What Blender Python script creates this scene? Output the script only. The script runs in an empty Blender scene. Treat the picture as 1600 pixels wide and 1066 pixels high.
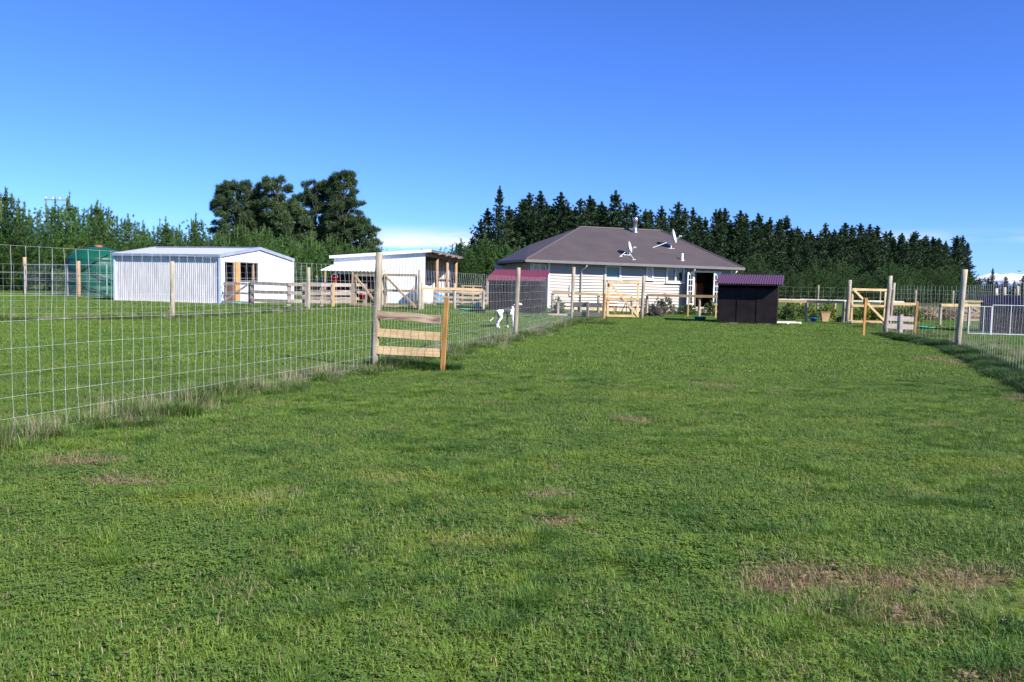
import bpy, math, random
import numpy as np
from mathutils import Vector, Matrix, noise as mnoise
random.seed(7)
R = math.radians
sc = bpy.context.scene
col = sc.collection

# ------------------------------------------------------------------ camera, sky, sun, exposure
cam_d = bpy.data.cameras.new('camera'); cam = bpy.data.objects.new('camera', cam_d); col.objects.link(cam)
cam_d.lens = 18.0; cam_d.sensor_width = 22.2; cam_d.clip_start = .05; cam_d.clip_end = 40000
pitch = math.atan(86/1297.3); roll = R(1.2)
fw = Vector((0, math.cos(pitch), -math.sin(pitch))); u0 = Vector((0, math.sin(pitch), math.cos(pitch))); r0 = Vector((1, 0, 0))
rv = r0*math.cos(roll) + u0*math.sin(roll); uv_ = u0*math.cos(roll) - r0*math.sin(roll)
m = Matrix((rv, uv_, -fw)).transposed().to_4x4(); m.translation = (0, 0, 1.55)
cam.matrix_world = m
sc.camera = cam

SUN_EL = 36.0
sun_h = Vector((.77, -.64, 0)).normalized()
sun_dir = Vector((sun_h.x*math.cos(R(SUN_EL)), sun_h.y*math.cos(R(SUN_EL)), math.sin(R(SUN_EL))))
w = bpy.data.worlds.new('World'); sc.world = w; w.use_nodes = True
nt = w.node_tree; nt.nodes.clear()
def wn(t): return nt.nodes.new(t)
out = wn('ShaderNodeOutputWorld'); bg = wn('ShaderNodeBackground'); sky = wn('ShaderNodeTexSky')
sky.sky_type = 'NISHITA'; sky.sun_disc = False; sky.sun_elevation = R(SUN_EL)
sky.sun_rotation = math.atan2(sun_h.x, sun_h.y)
sky.air_density = 0.82; sky.dust_density = 0; sky.ozone_density = 6.0; sky.altitude = 100
hs = wn('ShaderNodeHueSaturation'); hs.inputs['Saturation'].default_value = 1.0; hs.inputs['Value'].default_value = 1.0
tn = wn('ShaderNodeMix'); tn.data_type = 'RGBA'; tn.blend_type = 'MULTIPLY'; tn.inputs[0].default_value = 1; tn.inputs[7].default_value = (.60, .86, 1.50, 1)   # the camera's vivid blue
nt.links.new(sky.outputs[0], tn.inputs[6]); nt.links.new(tn.outputs[2], hs.inputs['Color'])
# thin low cloud bank sitting on the horizon
tc = wn('ShaderNodeTexCoord'); mp = wn('ShaderNodeMapping'); mp.inputs['Scale'].default_value = (5, 5, 34); mp.inputs['Location'].default_value = (-9, -3, 0)
nt.links.new(tc.outputs['Generated'], mp.inputs['Vector'])
nz = wn('ShaderNodeTexNoise'); nz.inputs['Scale'].default_value = 1.0; nz.inputs['Detail'].default_value = 5
nt.links.new(mp.outputs[0], nz.inputs['Vector'])
sx = wn('ShaderNodeSeparateXYZ'); nt.links.new(tc.outputs['Generated'], sx.inputs[0])
mr = wn('ShaderNodeMapRange'); mr.interpolation_type = 'SMOOTHSTEP'
mr.inputs['From Min'].default_value = .045; mr.inputs['From Max'].default_value = .074; mr.inputs['To Min'].default_value = 1; mr.inputs['To Max'].default_value = 0
nt.links.new(sx.outputs['Z'], mr.inputs['Value'])
mr2 = wn('ShaderNodeMapRange'); mr2.interpolation_type = 'SMOOTHSTEP'
mr2.inputs['From Min'].default_value = .42; mr2.inputs['From Max'].default_value = .6
nt.links.new(nz.outputs['Fac'], mr2.inputs['Value'])
mu = wn('ShaderNodeMath'); mu.operation = 'MULTIPLY'; nt.links.new(mr.outputs[0], mu.inputs[0]); nt.links.new(mr2.outputs[0], mu.inputs[1])
mix = wn('ShaderNodeMix'); mix.data_type = 'RGBA'; nt.links.new(mu.outputs[0], mix.inputs[0])
nt.links.new(hs.outputs[0], mix.inputs[6]); mix.inputs[7].default_value = (7.2, 7.6, 8.4, 1)
nt.links.new(mix.outputs[2], bg.inputs['Color']); bg.inputs['Strength'].default_value = .084
nt.links.new(bg.outputs[0], out.inputs['Surface'])

sl = bpy.data.lights.new('sun', 'SUN'); so = bpy.data.objects.new('sun', sl); col.objects.link(so)
sl.energy = 5.0; sl.angle = R(.5); sl.color = (1, .95, .87)
so.rotation_euler = sun_dir.to_track_quat('Z', 'Y').to_euler(); so.location = (20, -20, 30)
sc.view_settings.view_transform = 'Standard'; sc.view_settings.look = 'None'
sc.view_settings.exposure = 0.80; sc.view_settings.gamma = 1.0; sc.view_settings.use_curve_mapping = False
sc.cycles.max_bounces = 6; sc.cycles.transparent_max_bounces = 8

# ------------------------------------------------------------------ helpers
def S(t):
    t = min(1, max(0, t)); return t*t*(3-2*t)
def T(x, y):          # lie of the land: rises a little to the back and to the left
    return .15*S((y-25)/13) + .3*S((y-20)/20)*S((-6.8+.274*y-x)/8)

def tag(o, label, cat, group=None, kind=None):
    o['label'] = label; o['category'] = cat
    if group: o['group'] = group
    if kind: o['kind'] = kind
    return o
def thing(name, label, cat, loc=(0, 0, 0), rz=0, group=None):
    o = bpy.data.objects.new(name, None); col.objects.link(o); o.empty_display_size = .2
    o.location = loc; o.rotation_euler = (0, 0, rz)
    return tag(o, label, cat, group)
def copy_tree(o, parent=None):
    c = o.copy(); col.objects.link(c)
    if parent: c.parent = parent
    for ch in list(o.children): copy_tree(ch, c)
    return c

class MB:
    def __init__(s): s.v = []; s.f = []; s.uv = []; s.m = []
    def face(s, pts, uvs=None, mi=0):
        n = len(s.v); s.v += [tuple(p) for p in pts]; s.f.append(tuple(range(n, n+len(pts))))
        s.uv += list(uvs) if uvs else [(0, 0)]*len(pts); s.m.append(mi)
    def _hex(s, c, L, W, H, uo):
        # c: 8 corners: bottom 0-3, top 4-7 (0:-x-y 1:+x-y 2:+x+y 3:-x+y), u along x
        n = len(s.v); s.v += [tuple(p) for p in c]
        for idx, (a, b) in (((0, 3, 2, 1), (L, W)), ((4, 5, 6, 7), (L, W)), ((0, 1, 5, 4), (L, H)), ((2, 3, 7, 6), (L, H)), ((1, 2, 6, 5), (W, H)), ((3, 0, 4, 7), (W, H))):
            s.f.append(tuple(n+i for i in idx)); s.m.append(0)
            if idx == (0, 3, 2, 1): q = [(0, 0), (0, b), (a, b), (a, 0)]
            else: q = [(0, 0), (a, 0), (a, b), (0, b)]
            s.uv += [(x+uo, y+uo*.37) for x, y in q]
    def box(s, c, d, rz=0):
        cx, cy, cz = c; a, b, h = d[0]/2, d[1]/2, d[2]/2; co, si = math.cos(rz), math.sin(rz)
        P = []
        for z in (-h, h):
            for x, y in ((-a, -b), (a, -b), (a, b), (-a, b)):
                P.append((cx+x*co-y*si, cy+x*si+y*co, cz+z))
        s._hex(P, d[0], d[1], d[2], random.random()*9); return s
    def beam(s, p, q, wd, th, up=(0, 0, 1)):
        p = Vector(p); q = Vector(q); ax = (q-p); L = ax.length; ax.normalize(); up = Vector(up)
        sd = ax.cross(up)
        if sd.length < 1e-4: sd = ax.cross(Vector((0, 1, 0)))
        sd.normalize(); up = sd.cross(ax)
        P = []
        for k in (-wd/2, wd/2):
            for e, sg in ((p, 1), (q, 1), (q, -1), (p, -1)):
                P.append(e+up*k+sd*(sg*th/2))
        s._hex(P, L, th, wd, random.random()*9); return s
    def tube(s, pts, rad, n=8, cap=True):
        pts = [Vector(p) for p in pts]
        if not isinstance(rad, (list, tuple)): rad = [rad]*len(pts)
        rings = []; uo = random.random()*9; L = 0
        for i, p in enumerate(pts):
            d = (pts[min(i+1, len(pts)-1)]-pts[max(i-1, 0)]).normalized()
            ref = Vector((0, 0, 1)) if abs(d.z) < .9 else Vector((1, 0, 0))
            a = d.cross(ref).normalized(); b = d.cross(a)
            base = len(s.v)
            for k in range(n):
                t = 2*math.pi*k/n; s.v.append(tuple(p+(a*math.cos(t)+b*math.sin(t))*rad[i]))
            if i: L += (p-pts[i-1]).length
            rings.append((base, L))
        for i in range(len(rings)-1):
            (b0, l0), (b1, l1) = rings[i], rings[i+1]
            for k in range(n):
                k2 = (k+1) % n
                s.f.append((b0+k, b0+k2, b1+k2, b1+k)); s.m.append(0)
                c = 2*math.pi*rad[0]/n
                s.uv += [(uo+l0, k*c), (uo+l0, (k+1)*c), (uo+l1, (k+1)*c), (uo+l1, k*c)]
        if cap:
            for b0, rev in ((rings[0][0], 0), (rings[-1][0], 1)):
                ids = [b0+k for k in range(n)]
                s.f.append(tuple(ids if rev else ids[::-1])); s.m.append(0); s.uv += [(0, 0)]*n
        return s
    def lathe(s, prof, n=24, c=(0, 0, 0)):
        base = len(s.v)
        for r_, z in prof:
            for k in range(n):
                t = 2*math.pi*k/n; s.v.append((c[0]+r_*math.cos(t), c[1]+r_*math.sin(t), c[2]+z))
        for i in range(len(prof)-1):
            for k in range(n):
                k2 = (k+1) % n; a = base+i*n
                s.f.append((a+k, a+k2, a+n+k2, a+n+k)); s.m.append(0); s.uv += [(0, 0)]*4
        return s
    def build(s, name, mat, parent=None, smooth=False, loc=None):
        me = bpy.data.meshes.new(name); me.from_pydata(s.v, [], s.f); me.update()
        ul = me.uv_layers.new(name='UVMap'); ul.data.foreach_set('uv', [c for t in s.uv for c in t])
        for mm in (mat if isinstance(mat, (list, tuple)) else [mat]): me.materials.append(mm)
        if isinstance(mat, (list, tuple)): me.polygons.foreach_set('material_index', s.m)
        if smooth: me.polygons.foreach_set('use_smooth', [True]*len(me.polygons))
        o = bpy.data.objects.new(name, me); col.objects.link(o)
        if parent: o.parent = parent
        if loc: o.location = loc
        return o

# ------------------------------------------------------------------ materials
M = {}
def newmat(name):
    mt = bpy.data.materials.new(name); mt.use_nodes = True; M[name] = mt
    n = mt.node_tree; b = n.nodes['Principled BSDF']; return mt, n, b
def nd(n, t, **kw):
    x = n.nodes.new(t)
    for k, v in kw.items():
        if k in x.inputs: x.inputs[k].default_value = v
        else: setattr(x, k, v)
    return x
def ramp(n, fac, stops):
    r_ = n.nodes.new('ShaderNodeValToRGB'); e = r_.color_ramp.elements
    while len(e) > 1: e.remove(e[-1])
    e[0].position = stops[0][0]; e[0].color = (*stops[0][1], 1)
    for p, c in stops[1:]:
        k = e.new(p); k.color = (*c, 1)
    n.links.new(fac, r_.inputs[0]); return r_
def plain(name, c, rough=.6, var=.18, scale=6.0, metal=0, bump=.0, spec=.4):
    mt, n, b = newmat(name)
    tc = nd(n, 'ShaderNodeTexCoord'); nz = nd(n, 'ShaderNodeTexNoise', Scale=scale, Detail=6.0)
    n.links.new(tc.outputs['Object'], nz.inputs['Vector'])
    lo = tuple(x*(1-var) for x in c); hi = tuple(min(1, x*(1+var)) for x in c)
    r_ = ramp(n, nz.outputs['Fac'], [(.3, lo), (.7, hi)]); n.links.new(r_.outputs[0], b.inputs['Base Color'])
    b.inputs['Roughness'].default_value = rough; b.inputs['Metallic'].default_value = metal; b.inputs['Specular IOR Level'].default_value = spec
    if bump:
        bm = nd(n, 'ShaderNodeBump', Strength=bump, Distance=.02); n.links.new(nz.outputs['Fac'], bm.inputs['Height']); n.links.new(bm.outputs[0], b.inputs['Normal'])
    return mt
def wood(name, dark, light, rough=.75, streak=22.0, contrast=(.3, .72), bands=0):
    mt, n, b = newmat(name)
    tc = nd(n, 'ShaderNodeTexCoord'); mp = nd(n, 'ShaderNodeMapping'); mp.inputs['Scale'].default_value = (1.3, streak, 1)
    n.links.new(tc.outputs['UV'], mp.inputs['Vector'])
    nz = nd(n, 'ShaderNodeTexNoise', Scale=1.6, Detail=7.0, Distortion=.6); n.links.new(mp.outputs[0], nz.inputs['Vector'])
    oi = nd(n, 'ShaderNodeObjectInfo')
    r_ = ramp(n, nz.outputs['Fac'], [(contrast[0], dark), (contrast[1], light)])
    big = nd(n, 'ShaderNodeTexNoise', Scale=2.2, Detail=3.0); n.links.new(tc.outputs['Object'], big.inputs['Vector'])
    mr = nd(n, 'ShaderNodeMapRange'); mr.inputs['From Min'].default_value = .3; mr.inputs['From Max'].default_value = .7; mr.inputs['To Min'].default_value = .78; mr.inputs['To Max'].default_value = 1.15
    n.links.new(big.outputs['Fac'], mr.inputs['Value'])
    mr3 = nd(n, 'ShaderNodeMapRange'); mr3.inputs['To Min'].default_value = .85; mr3.inputs['To Max'].default_value = 1.15; n.links.new(oi.outputs['Random'], mr3.inputs['Value'])
    m1 = nd(n, 'ShaderNodeMath', operation='MULTIPLY'); n.links.new(mr.outputs[0], m1.inputs[0]); n.links.new(mr3.outputs[0], m1.inputs[1])
    src = r_.outputs[0]
    if bands:     # plain-sawn bands curving across the face
        mp2 = nd(n, 'ShaderNodeMapping'); mp2.inputs['Scale'].default_value = (1, 2.2, 1); n.links.new(tc.outputs['UV'], mp2.inputs['Vector'])
        wv = nd(n, 'ShaderNodeTexWave', Scale=bands, Distortion=5.0, Detail=2.0); wv.inputs['Detail Scale'].default_value = .8
        n.links.new(mp2.outputs[0], wv.inputs['Vector'])
        rr = ramp(n, wv.outputs['Fac'], [(.0, (.62, .50, .38)), (.09, (1, 1, 1))])
        mx = nd(n, 'ShaderNodeMix', data_type='RGBA', blend_type='MULTIPLY'); mx.inputs[0].default_value = .8
        n.links.new(src, mx.inputs[6]); n.links.new(rr.outputs[0], mx.inputs[7]); src = mx.outputs[2]
    sc_ = nd(n, 'ShaderNodeVectorMath', operation='SCALE'); n.links.new(src, sc_.inputs[0]); n.links.new(m1.outputs[0], sc_.inputs['Scale'])
    n.links.new(sc_.outputs[0], b.inputs['Base Color'])
    bm = nd(n, 'ShaderNodeBump', Strength=.35, Distance=.004); n.links.new(nz.outputs['Fac'], bm.inputs['Height']); n.links.new(bm.outputs[0], b.inputs['Normal'])
    b.inputs['Roughness'].default_value = rough; b.inputs['Specular IOR Level'].default_value = .25
    return mt
wood('post_wood', (.25, .205, .14), (.47, .41, .30), streak=9)
wood('grey_wood', (.24, .19, .155), (.44, .37, .31))
wood('fresh_wood', (.44, .29, .135), (.62, .45, .245))
wood('pale_board', (.64, .42, .20), (.84, .63, .36), bands=2.3)
wood('old_board', (.15, .085, .05), (.52, .38, .26), streak=9, contrast=(.32, .62))
wood('stake_wood', (.36, .17, .045), (.55, .30, .10))
wood('barn_wood', (.28, .17, .09), (.46, .31, .18))
wood('white_rail', (.55, .50, .45), (.75, .70, .64))
plain('wire', (.66, .69, .69), .4, .2, 3, .2)
plain('white_steel', (.80, .80, .81), .42, .06, 1.2)
plain('zinc_steel', (.40, .43, .50), .38, .12, 2.0, .35)
plain('gutter_grey', (.10, .13, .15), .45)
plain('corner_trim', (.55, .62, .74), .45, .05)
plain('weatherboard', (.47, .41, .345), .55, .07, 1.5)
plain('white_paint', (.80, .79, .76), .5, .05, 3)
plain('house_trim', (.17, .155, .16), .5, .08)
plain('roof_cap', (.085, .070, .073), .6, .08)
plain('foundation', (.48, .40, .31), .85, .25, 5, bump=.4)
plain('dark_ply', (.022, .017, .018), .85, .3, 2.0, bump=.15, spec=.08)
plain('dirt', (.10, .075, .055), .95, .3, 4, bump=.3, spec=.1)
plain('interior', (.085, .055, .042), .8, .3, 3)
plain('interior_red', (.24, .10, .05), .6, .25, 3)
plain('curtain', (.55, .53, .47), .8, .2, 9)
plain('tank_green', (.004, .080, .045), .42, .18, 1.4)
plain('rust_cap', (.30, .09, .05), .6)
plain('black_pipe', (.012, .012, .013), .45)
plain('bright_steel', (.55, .56, .58), .28, .1, 4, .85)
plain('dish_grey', (.50, .51, .54), .5, .06)
plain('teal_plastic', (.02, .36, .25), .4, .12)
plain('pale_teal', (.30, .62, .55), .5, .2)
plain('red_plastic', (.70, .05, .025), .4, .1)
plain('blue_plastic', (.03, .12, .62), .4, .1)
plain('blue_tarp', (.02, .20, .42), .5, .2)
plain('white_wrap', (.72, .71, .74), .45, .2, 14, bump=.6)
plain('orange_wood', (.52, .27, .10), .6, .15)
plain('rubber', (.014, .014, .015), .8, .3, 20)
plain('navy_sheet', (.010, .011, .028), .7, .15, spec=.15)
plain('brown_sheet', (.024, .015, .016), .85, .3, 5, spec=.08)
plain('green_mesh', (.012, .085, .07), .8, .3, 6)
plain('bark', (.085, .062, .048), .9, .4, 5, bump=.8)
plain('pole_wood', (.22, .17, .13), .9, .3)
plain('ceramic', (.75, .66, .60), .4)
plain('terracotta', (.34, .15, .08), .8)
plain('black_pot', (.016, .016, .018), .6)
plain('bird_black', (.03, .03, .035), .7)
plain('pink_wood', (.58, .46, .40), .7, .2)
def ribbed(name, c, pitch, rough=.5, metal=0, var=.12, axis='X'):
    mt, n, b = newmat(name)
    tc = nd(n, 'ShaderNodeTexCoord'); wv = nd(n, 'ShaderNodeTexWave', Scale=1.0/(pitch*math.pi*2)*math.pi*2/20*10, bands_direction=axis)
    wv.inputs['Scale'].default_value = math.pi/(10*pitch)      # one band every pitch metres
    n.links.new(tc.outputs['UV'], wv.inputs['Vector'])
    nz = nd(n, 'ShaderNodeTexNoise', Scale=.9, Detail=5.0); n.links.new(tc.outputs['Object'], nz.inputs['Vector'])
    r_ = ramp(n, nz.outputs['Fac'], [(.3, tuple(x*(1-var) for x in c)), (.7, tuple(x*(1+var) for x in c))]); n.links.new(r_.outputs[0], b.inputs['Base Color'])
    bm = nd(n, 'ShaderNodeBump', Strength=.45, Distance=.02); n.links.new(wv.outputs['Fac'], bm.inputs['Height']); n.links.new(bm.outputs[0], b.inputs['Normal'])
    b.inputs['Roughness'].default_value = rough; b.inputs['Metallic'].default_value = metal
    return mt
ribbed('house_roof', (.076, .060, .057), .20, .65)
# glass that mirrors the sky over a dark room
mt, n, b = newmat('glass'); b.inputs['Base Color'].default_value = (.02, .028, .03, 1); b.inputs['Roughness'].default_value = .05; b.inputs['Specular IOR Level'].default_value = .9
mt, n, b = newmat('frosted'); b.inputs['Base Color'].default_value = (.13, .22, .23, 1); b.inputs['Roughness'].default_value = .25
# painted corrugated steel: a light coat with faint streaks
for nm, c in (('white_clad', (.80, .80, .81)), ('maroon_clad', (.100, .034, .052)), ('red_clad', (.155, .028, .034)), ('zinc_clad', (.36, .39, .47)), ('grazed_clad', (.72, .69, .66))):
    mt, n, b = newmat(nm); tc = nd(n, 'ShaderNodeTexCoord'); mp = nd(n, 'ShaderNodeMapping'); mp.inputs['Scale'].default_value = (7, 7, .7)
    n.links.new(tc.outputs['Object'], mp.inputs['Vector']); nz = nd(n, 'ShaderNodeTexNoise', Scale=1.5, Detail=5.0); n.links.new(mp.outputs[0], nz.inputs['Vector'])
    k = .24 if nm == 'grazed_clad' else .1  # shed front: grazing light painted in as a greyer tone and stronger streaks
    r_ = ramp(n, nz.outputs['Fac'], [(.35, tuple(x*(1-k) for x in c)), (.6, c)]); n.links.new(r_.outputs[0], b.inputs['Base Color']); b.inputs['Roughness'].default_value = .45

# ---- grass colour, shared by turf sheet and blades (by place on the ground, not by light)
DRY = [(1.85, 4.42, .50, .24), (1.5, 4.35, .26, .12), (2.45, 4.5, .36, .16), (1.95, 3.95, .3, .16), (2.9, 4.05, .25, .2), (3.2, 4.25, .32, .09), (2.1, 3.25, .3, .08), (1.75, 4.05, .24, .07), (.37, 5.4, .15, .06), (3.4, 13.5, .4, .16), (1.4, 9.6, .3, .12),
       (-3.6, 6.9, .35, .15), (-2.9, 6.2, .3, .12), (10.2, 19.6, .4, 1.3), (.3, 6.1, .16, .06), (8.0, 12.4, .5, .35), (5.0, 9.7, .25, .1)]
YEL = [(4.45, 7.45, .8, .28), (2.5, 9.2, .4, .14), (4.1, 10.0, .35, .15), (-2.0, 5.7, .5, .2), (3.3, 8.2, .5, .25), (-1.0, 6.6, .4, .2), (1.2, 7.3, .4, .16), (6.0, 12.5, .5, .2), (-.2, 5.0, .4, .15), (2.0, 12, .6, .3)]
def grass_nodes(n, blade):
    geo = nd(n, 'ShaderNodeNewGeometry')
    def noise(s, d=4.0, off=0, dist=0.0):
        mp = nd(n, 'ShaderNodeMapping'); mp.inputs['Location'].default_value = (off, off*.7, 0); n.links.new(geo.outputs['Position'], mp.inputs['Vector'])
        z = nd(n, 'ShaderNodeTexNoise', Scale=s, Detail=d, Distortion=dist); n.links.new(mp.outputs[0], z.inputs['Vector']); return z.outputs['Fac']
    def mixc(f, a, b_, mode='MIX'):
        x = nd(n, 'ShaderNodeMix', data_type='RGBA', blend_type=mode)
        for s_, v in ((0, f), (6, a), (7, b_)):
            if isinstance(v, (float, int)): x.inputs[s_].default_value = v
            elif isinstance(v, tuple): x.inputs[s_].default_value = (*v, 1)
            else: n.links.new(v, x.inputs[s_])
        return x.outputs[2]
    def rng(v, a, b_, lo=0., hi=1.):
        x = nd(n, 'ShaderNodeMapRange', interpolation_type='SMOOTHSTEP'); n.links.new(v, x.inputs['Value'])
        x.inputs['From Min'].default_value = a; x.inputs['From Max'].default_value = b_; x.inputs['To Min'].default_value = lo; x.inputs['To Max'].default_value = hi; return x.outputs[0]
    def math_(op, a, b_):
        x = nd(n, 'ShaderNodeMath', operation=op)
        for i, v in enumerate((a, b_)):
            if isinstance(v, (int, float)): x.inputs[i].default_value = v
            else: n.links.new(v, x.inputs[i])
        return x.outputs[0]
    base = mixc(rng(noise(1.1, 6), .40, .62), (.078, .166, .021), (.172, .268, .034))
    base = mixc(rng(noise(3.2, 4, 7), .45, .7), base, (.044, .128, .020))
    base = mixc(rng(noise(.23, 3, 3), .42, .66, 0, .55), base, (.165, .260, .032))
    base = mixc(rng(noise(5.5, 3, 31), .50, .66, 0, .6), base, (.190, .285, .036))
    base = mixc(rng(noise(4.2, 3, 37), .56, .70, 0, .7), base, (.038, .112, .018))
    def spots(lst, gain):
        acc = None
        for (x0, y0, rx, ry) in lst:
            sub = nd(n, 'ShaderNodeVectorMath', operation='SUBTRACT'); n.links.new(geo.outputs['Position'], sub.inputs[0]); sub.inputs[1].default_value = (x0, y0, 0)
            ml = nd(n, 'ShaderNodeVectorMath', operation='MULTIPLY'); n.links.new(sub.outputs[0], ml.inputs[0]); ml.inputs[1].default_value = (1/rx, 1/ry, 0)
            ln = nd(n, 'ShaderNodeVectorMath', operation='LENGTH'); n.links.new(ml.outputs[0], ln.inputs[0])
            f = rng(ln.outputs['Value'], .0, 2.6, 1, 0)
            acc = f if acc is None else math_('MAXIMUM', acc, f)
        return rng(math_('MULTIPLY', acc, math_('ADD', noise(6.0, 6, 5), .22)), .36-gain, .74)
    base = mixc(math_('MULTIPLY', spots(YEL, .1), .8), base, (.24, .30, .038))
    dry = math_('MAXIMUM', spots(DRY, .08), rng(noise(2.4, 6, 21), .63, .74, 0, .8))
    if blade:
        at = nd(n, 'ShaderNodeAttribute'); at.attribute_name = 'tint'
        t = at.outputs['Fac']
        base = mixc(rng(t, .0, .8, 0, .6), base, (.190, .288, .052))
        base = mixc(rng(t, .9, .96), base, (.42, .32, .19))
        col_ = mixc(math_('MULTIPLY', dry, rng(t, .3, .7, .1, .95)), base, (.42, .27, .175))
    else:
        col_ = mixc(math_('MULTIPLY', dry, .9), base, (.25, .165, .095))
        col_ = mixc(rng(noise(24.0, 4, 2), .5, .68, 0, .5), col_, (.10, .085, .045))
        col_ = mixc(1.0, col_, (.62, .60, .58), 'MULTIPLY')
    return col_
def leafmat(name, colf, trans=.3, rough=.55):
    mt, n, b = newmat(name); c = colf(n)
    n.links.new(c, b.inputs['Base Color']); b.inputs['Roughness'].default_value = rough; b.inputs['Specular IOR Level'].default_value = .3
    tr = nd(n, 'ShaderNodeBsdfTranslucent'); n.links.new(c, tr.inputs['Color'])
    ms = nd(n, 'ShaderNodeMixShader'); ms.inputs[0].default_value = trans
    n.links.new(b.outputs[0], ms.inputs[1]); n.links.new(tr.outputs[0], ms.inputs[2]); n.links.new(ms.outputs[0], n.nodes['Material Output'].inputs['Surface'])
    return mt
leafmat('grass_blade', lambda n: grass_nodes(n, True), .32)
mt, n, b = newmat('turf'); n.links.new(grass_nodes(n, False), b.inputs['Base Color']); b.inputs['Roughness'].default_value = .9; b.inputs['Specular IOR Level'].default_value = .1
geo = nd(n, 'ShaderNodeNewGeometry'); nz = nd(n, 'ShaderNodeTexNoise', Scale=14.0, Detail=8.0); n.links.new(geo.outputs['Position'], nz.inputs['Vector'])
bm = nd(n, 'ShaderNodeBump', Strength=.9, Distance=.06); n.links.new(nz.outputs['Fac'], bm.inputs['Height']); n.links.new(bm.outputs[0], b.inputs['Normal'])
def tintcol(c0, c1, dry=None, obj=.25):
    def f(n):
        at = nd(n, 'ShaderNodeAttribute'); at.attribute_name = 'tint'
        st = [(0, c0), (.85 if dry else 1.0, c1)]
        if dry: st += [(.9, dry)]
        r_ = ramp(n, at.outputs['Fac'], st)
        oi = nd(n, 'ShaderNodeObjectInfo'); mr = nd(n, 'ShaderNodeMapRange'); mr.inputs['To Min'].default_value = 1-obj; mr.inputs['To Max'].default_value = 1+obj
        n.links.new(oi.outputs['Random'], mr.inputs['Value'])
        v = nd(n, 'ShaderNodeVectorMath', operation='SCALE'); n.links.new(r_.outputs[0], v.inputs[0]); n.links.new(mr.outputs[0], v.inputs['Scale'])
        return v.outputs[0]
    return f
leafmat('tall_grass', tintcol((.05, .125, .02), (.14, .22, .04), (.46, .37, .24)), .3)
leafmat('dark_grass', tintcol((.026, .068, .016), (.062, .115, .026)), .25)  # lush dark green, with the fence strip's self-shadow also put into the colour
leafmat('dry_grass', tintcol((.32, .24, .15), (.56, .46, .32)), .3)
leafmat('young_pine', tintcol((.032, .085, .017), (.085, .165, .032)), .16, .6)
leafmat('forest_pine', tintcol((.016, .040, .016), (.050, .088, .030)), .10, .7)
leafmat('old_pine', tintcol((.032, .066, .026), (.095, .145, .052)), .15, .65)
leafmat('foot_pine', tintcol((.034, .075, .020), (.080, .140, .036)), .15, .65)
leafmat('shrub_leaf', tintcol((.055, .10, .03), (.14, .19, .06)), .25)
leafmat('hedge_leaf', tintcol((.07, .12, .02), (.20, .24, .035)), .25)
leafmat('grey_leaf', tintcol((.15, .16, .11), (.30, .30, .22)), .25)
leafmat('candle', tintcol((.11, .15, .06), (.16, .19, .08)), .1)

# ------------------------------------------------------------------ ground and far hills
def lin(a, b, n): return [a+(b-a)*i/n for i in range(n+1)]
xs = [-30000, -9000, -2500, -700, -250, -120] + lin(-70, 70, 120) + [120, 250, 700, 2500, 9000, 30000]
ys = [-30000, -5000, -600, -100, -30] + lin(-8, 72, 110) + [90, 130, 250, 600, 2000, 6000, 14000, 30000]
V = []
for y in ys:
    for x in xs:
        z = T(x, y)
        if abs(x) < 60 and -6 < y < 60: z += .018*mnoise.noise((x*.8, y*.8, 3.1))
        V.append((x, y, z))
GV = list(V); nx = len(xs); Fc = [(j*nx+i, j*nx+i+1, (j+1)*nx+i+1, (j+1)*nx+i) for j in range(len(ys)-1) for i in range(nx-1)]
me = bpy.data.meshes.new('ground'); me.from_pydata(V, [], Fc); me.materials.append(M['turf']); me.polygons.foreach_set('use_smooth', [True]*len(Fc))
g = bpy.data.objects.new('ground', me); col.objects.link(g); g['kind'] = 'structure'; g['label'] = 'rough mown pasture reaching to the horizon'

mt, n, b = newmat('snow_mountain')
geo = nd(n, 'ShaderNodeNewGeometry'); sp = nd(n, 'ShaderNodeSeparateXYZ'); n.links.new(geo.outputs['Position'], sp.inputs[0])
nz = nd(n, 'ShaderNodeTexNoise', Scale=.006, Detail=8.0); n.links.new(geo.outputs['Position'], nz.inputs['Vector'])
ad = nd(n, 'ShaderNodeMath', operation='MULTIPLY_ADD'); n.links.new(nz.outputs['Fac'], ad.inputs[0]); ad.inputs[1].default_value = 260; n.links.new(sp.outputs['Z'], ad.inputs[2])
mr = nd(n, 'ShaderNodeMapRange'); mr.inputs['From Min'].default_value = 285; mr.inputs['From Max'].default_value = 345; n.links.new(ad.outputs[0], mr.inputs['Value'])
mx = nd(n, 'ShaderNodeMix', data_type='RGBA'); n.links.new(mr.outputs[0], mx.inputs[0]); mx.inputs[6].default_value = (.13, .17, .31, 1); mx.inputs[7].default_value = (.84, .85, .88, 1)  # blue of distant haze put into the colour of the lower slopes
n.links.new(mx.outputs[2], b.inputs['Base Color']); b.inputs['Roughness'].default_value = .8
mb = MB(); NX, NY = 150, 26; V = []
for j in range(NY+1):
    for i in range(NX+1):
        x = 4600+i*60; y = 9600+j*110
        env = .84*math.exp(-((x-6250)/620)**2)*300 + math.exp(-((x-8300)/1500)**2)*330 + math.exp(-((x-5450)/260)**2)*120
        prof = math.sin(math.pi*min(1, j/NY))**.8
        h = env*prof*(.86+.34*mnoise.fractal((x*.0022, y*.0022, 1.3), 1, 2, 6)) - 6
        V.append((x, y, max(h, -8)))
Fc = [(j*(NX+1)+i, j*(NX+1)+i+1, (j+1)*(NX+1)+i+1, (j+1)*(NX+1)+i) for j in range(NY) for i in range(NX)]
me = bpy.data.meshes.new('mountain_range'); me.from_pydata(V, [], Fc); me.materials.append(M['snow_mountain']); me.polygons.foreach_set('use_smooth', [True]*len(Fc))
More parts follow.
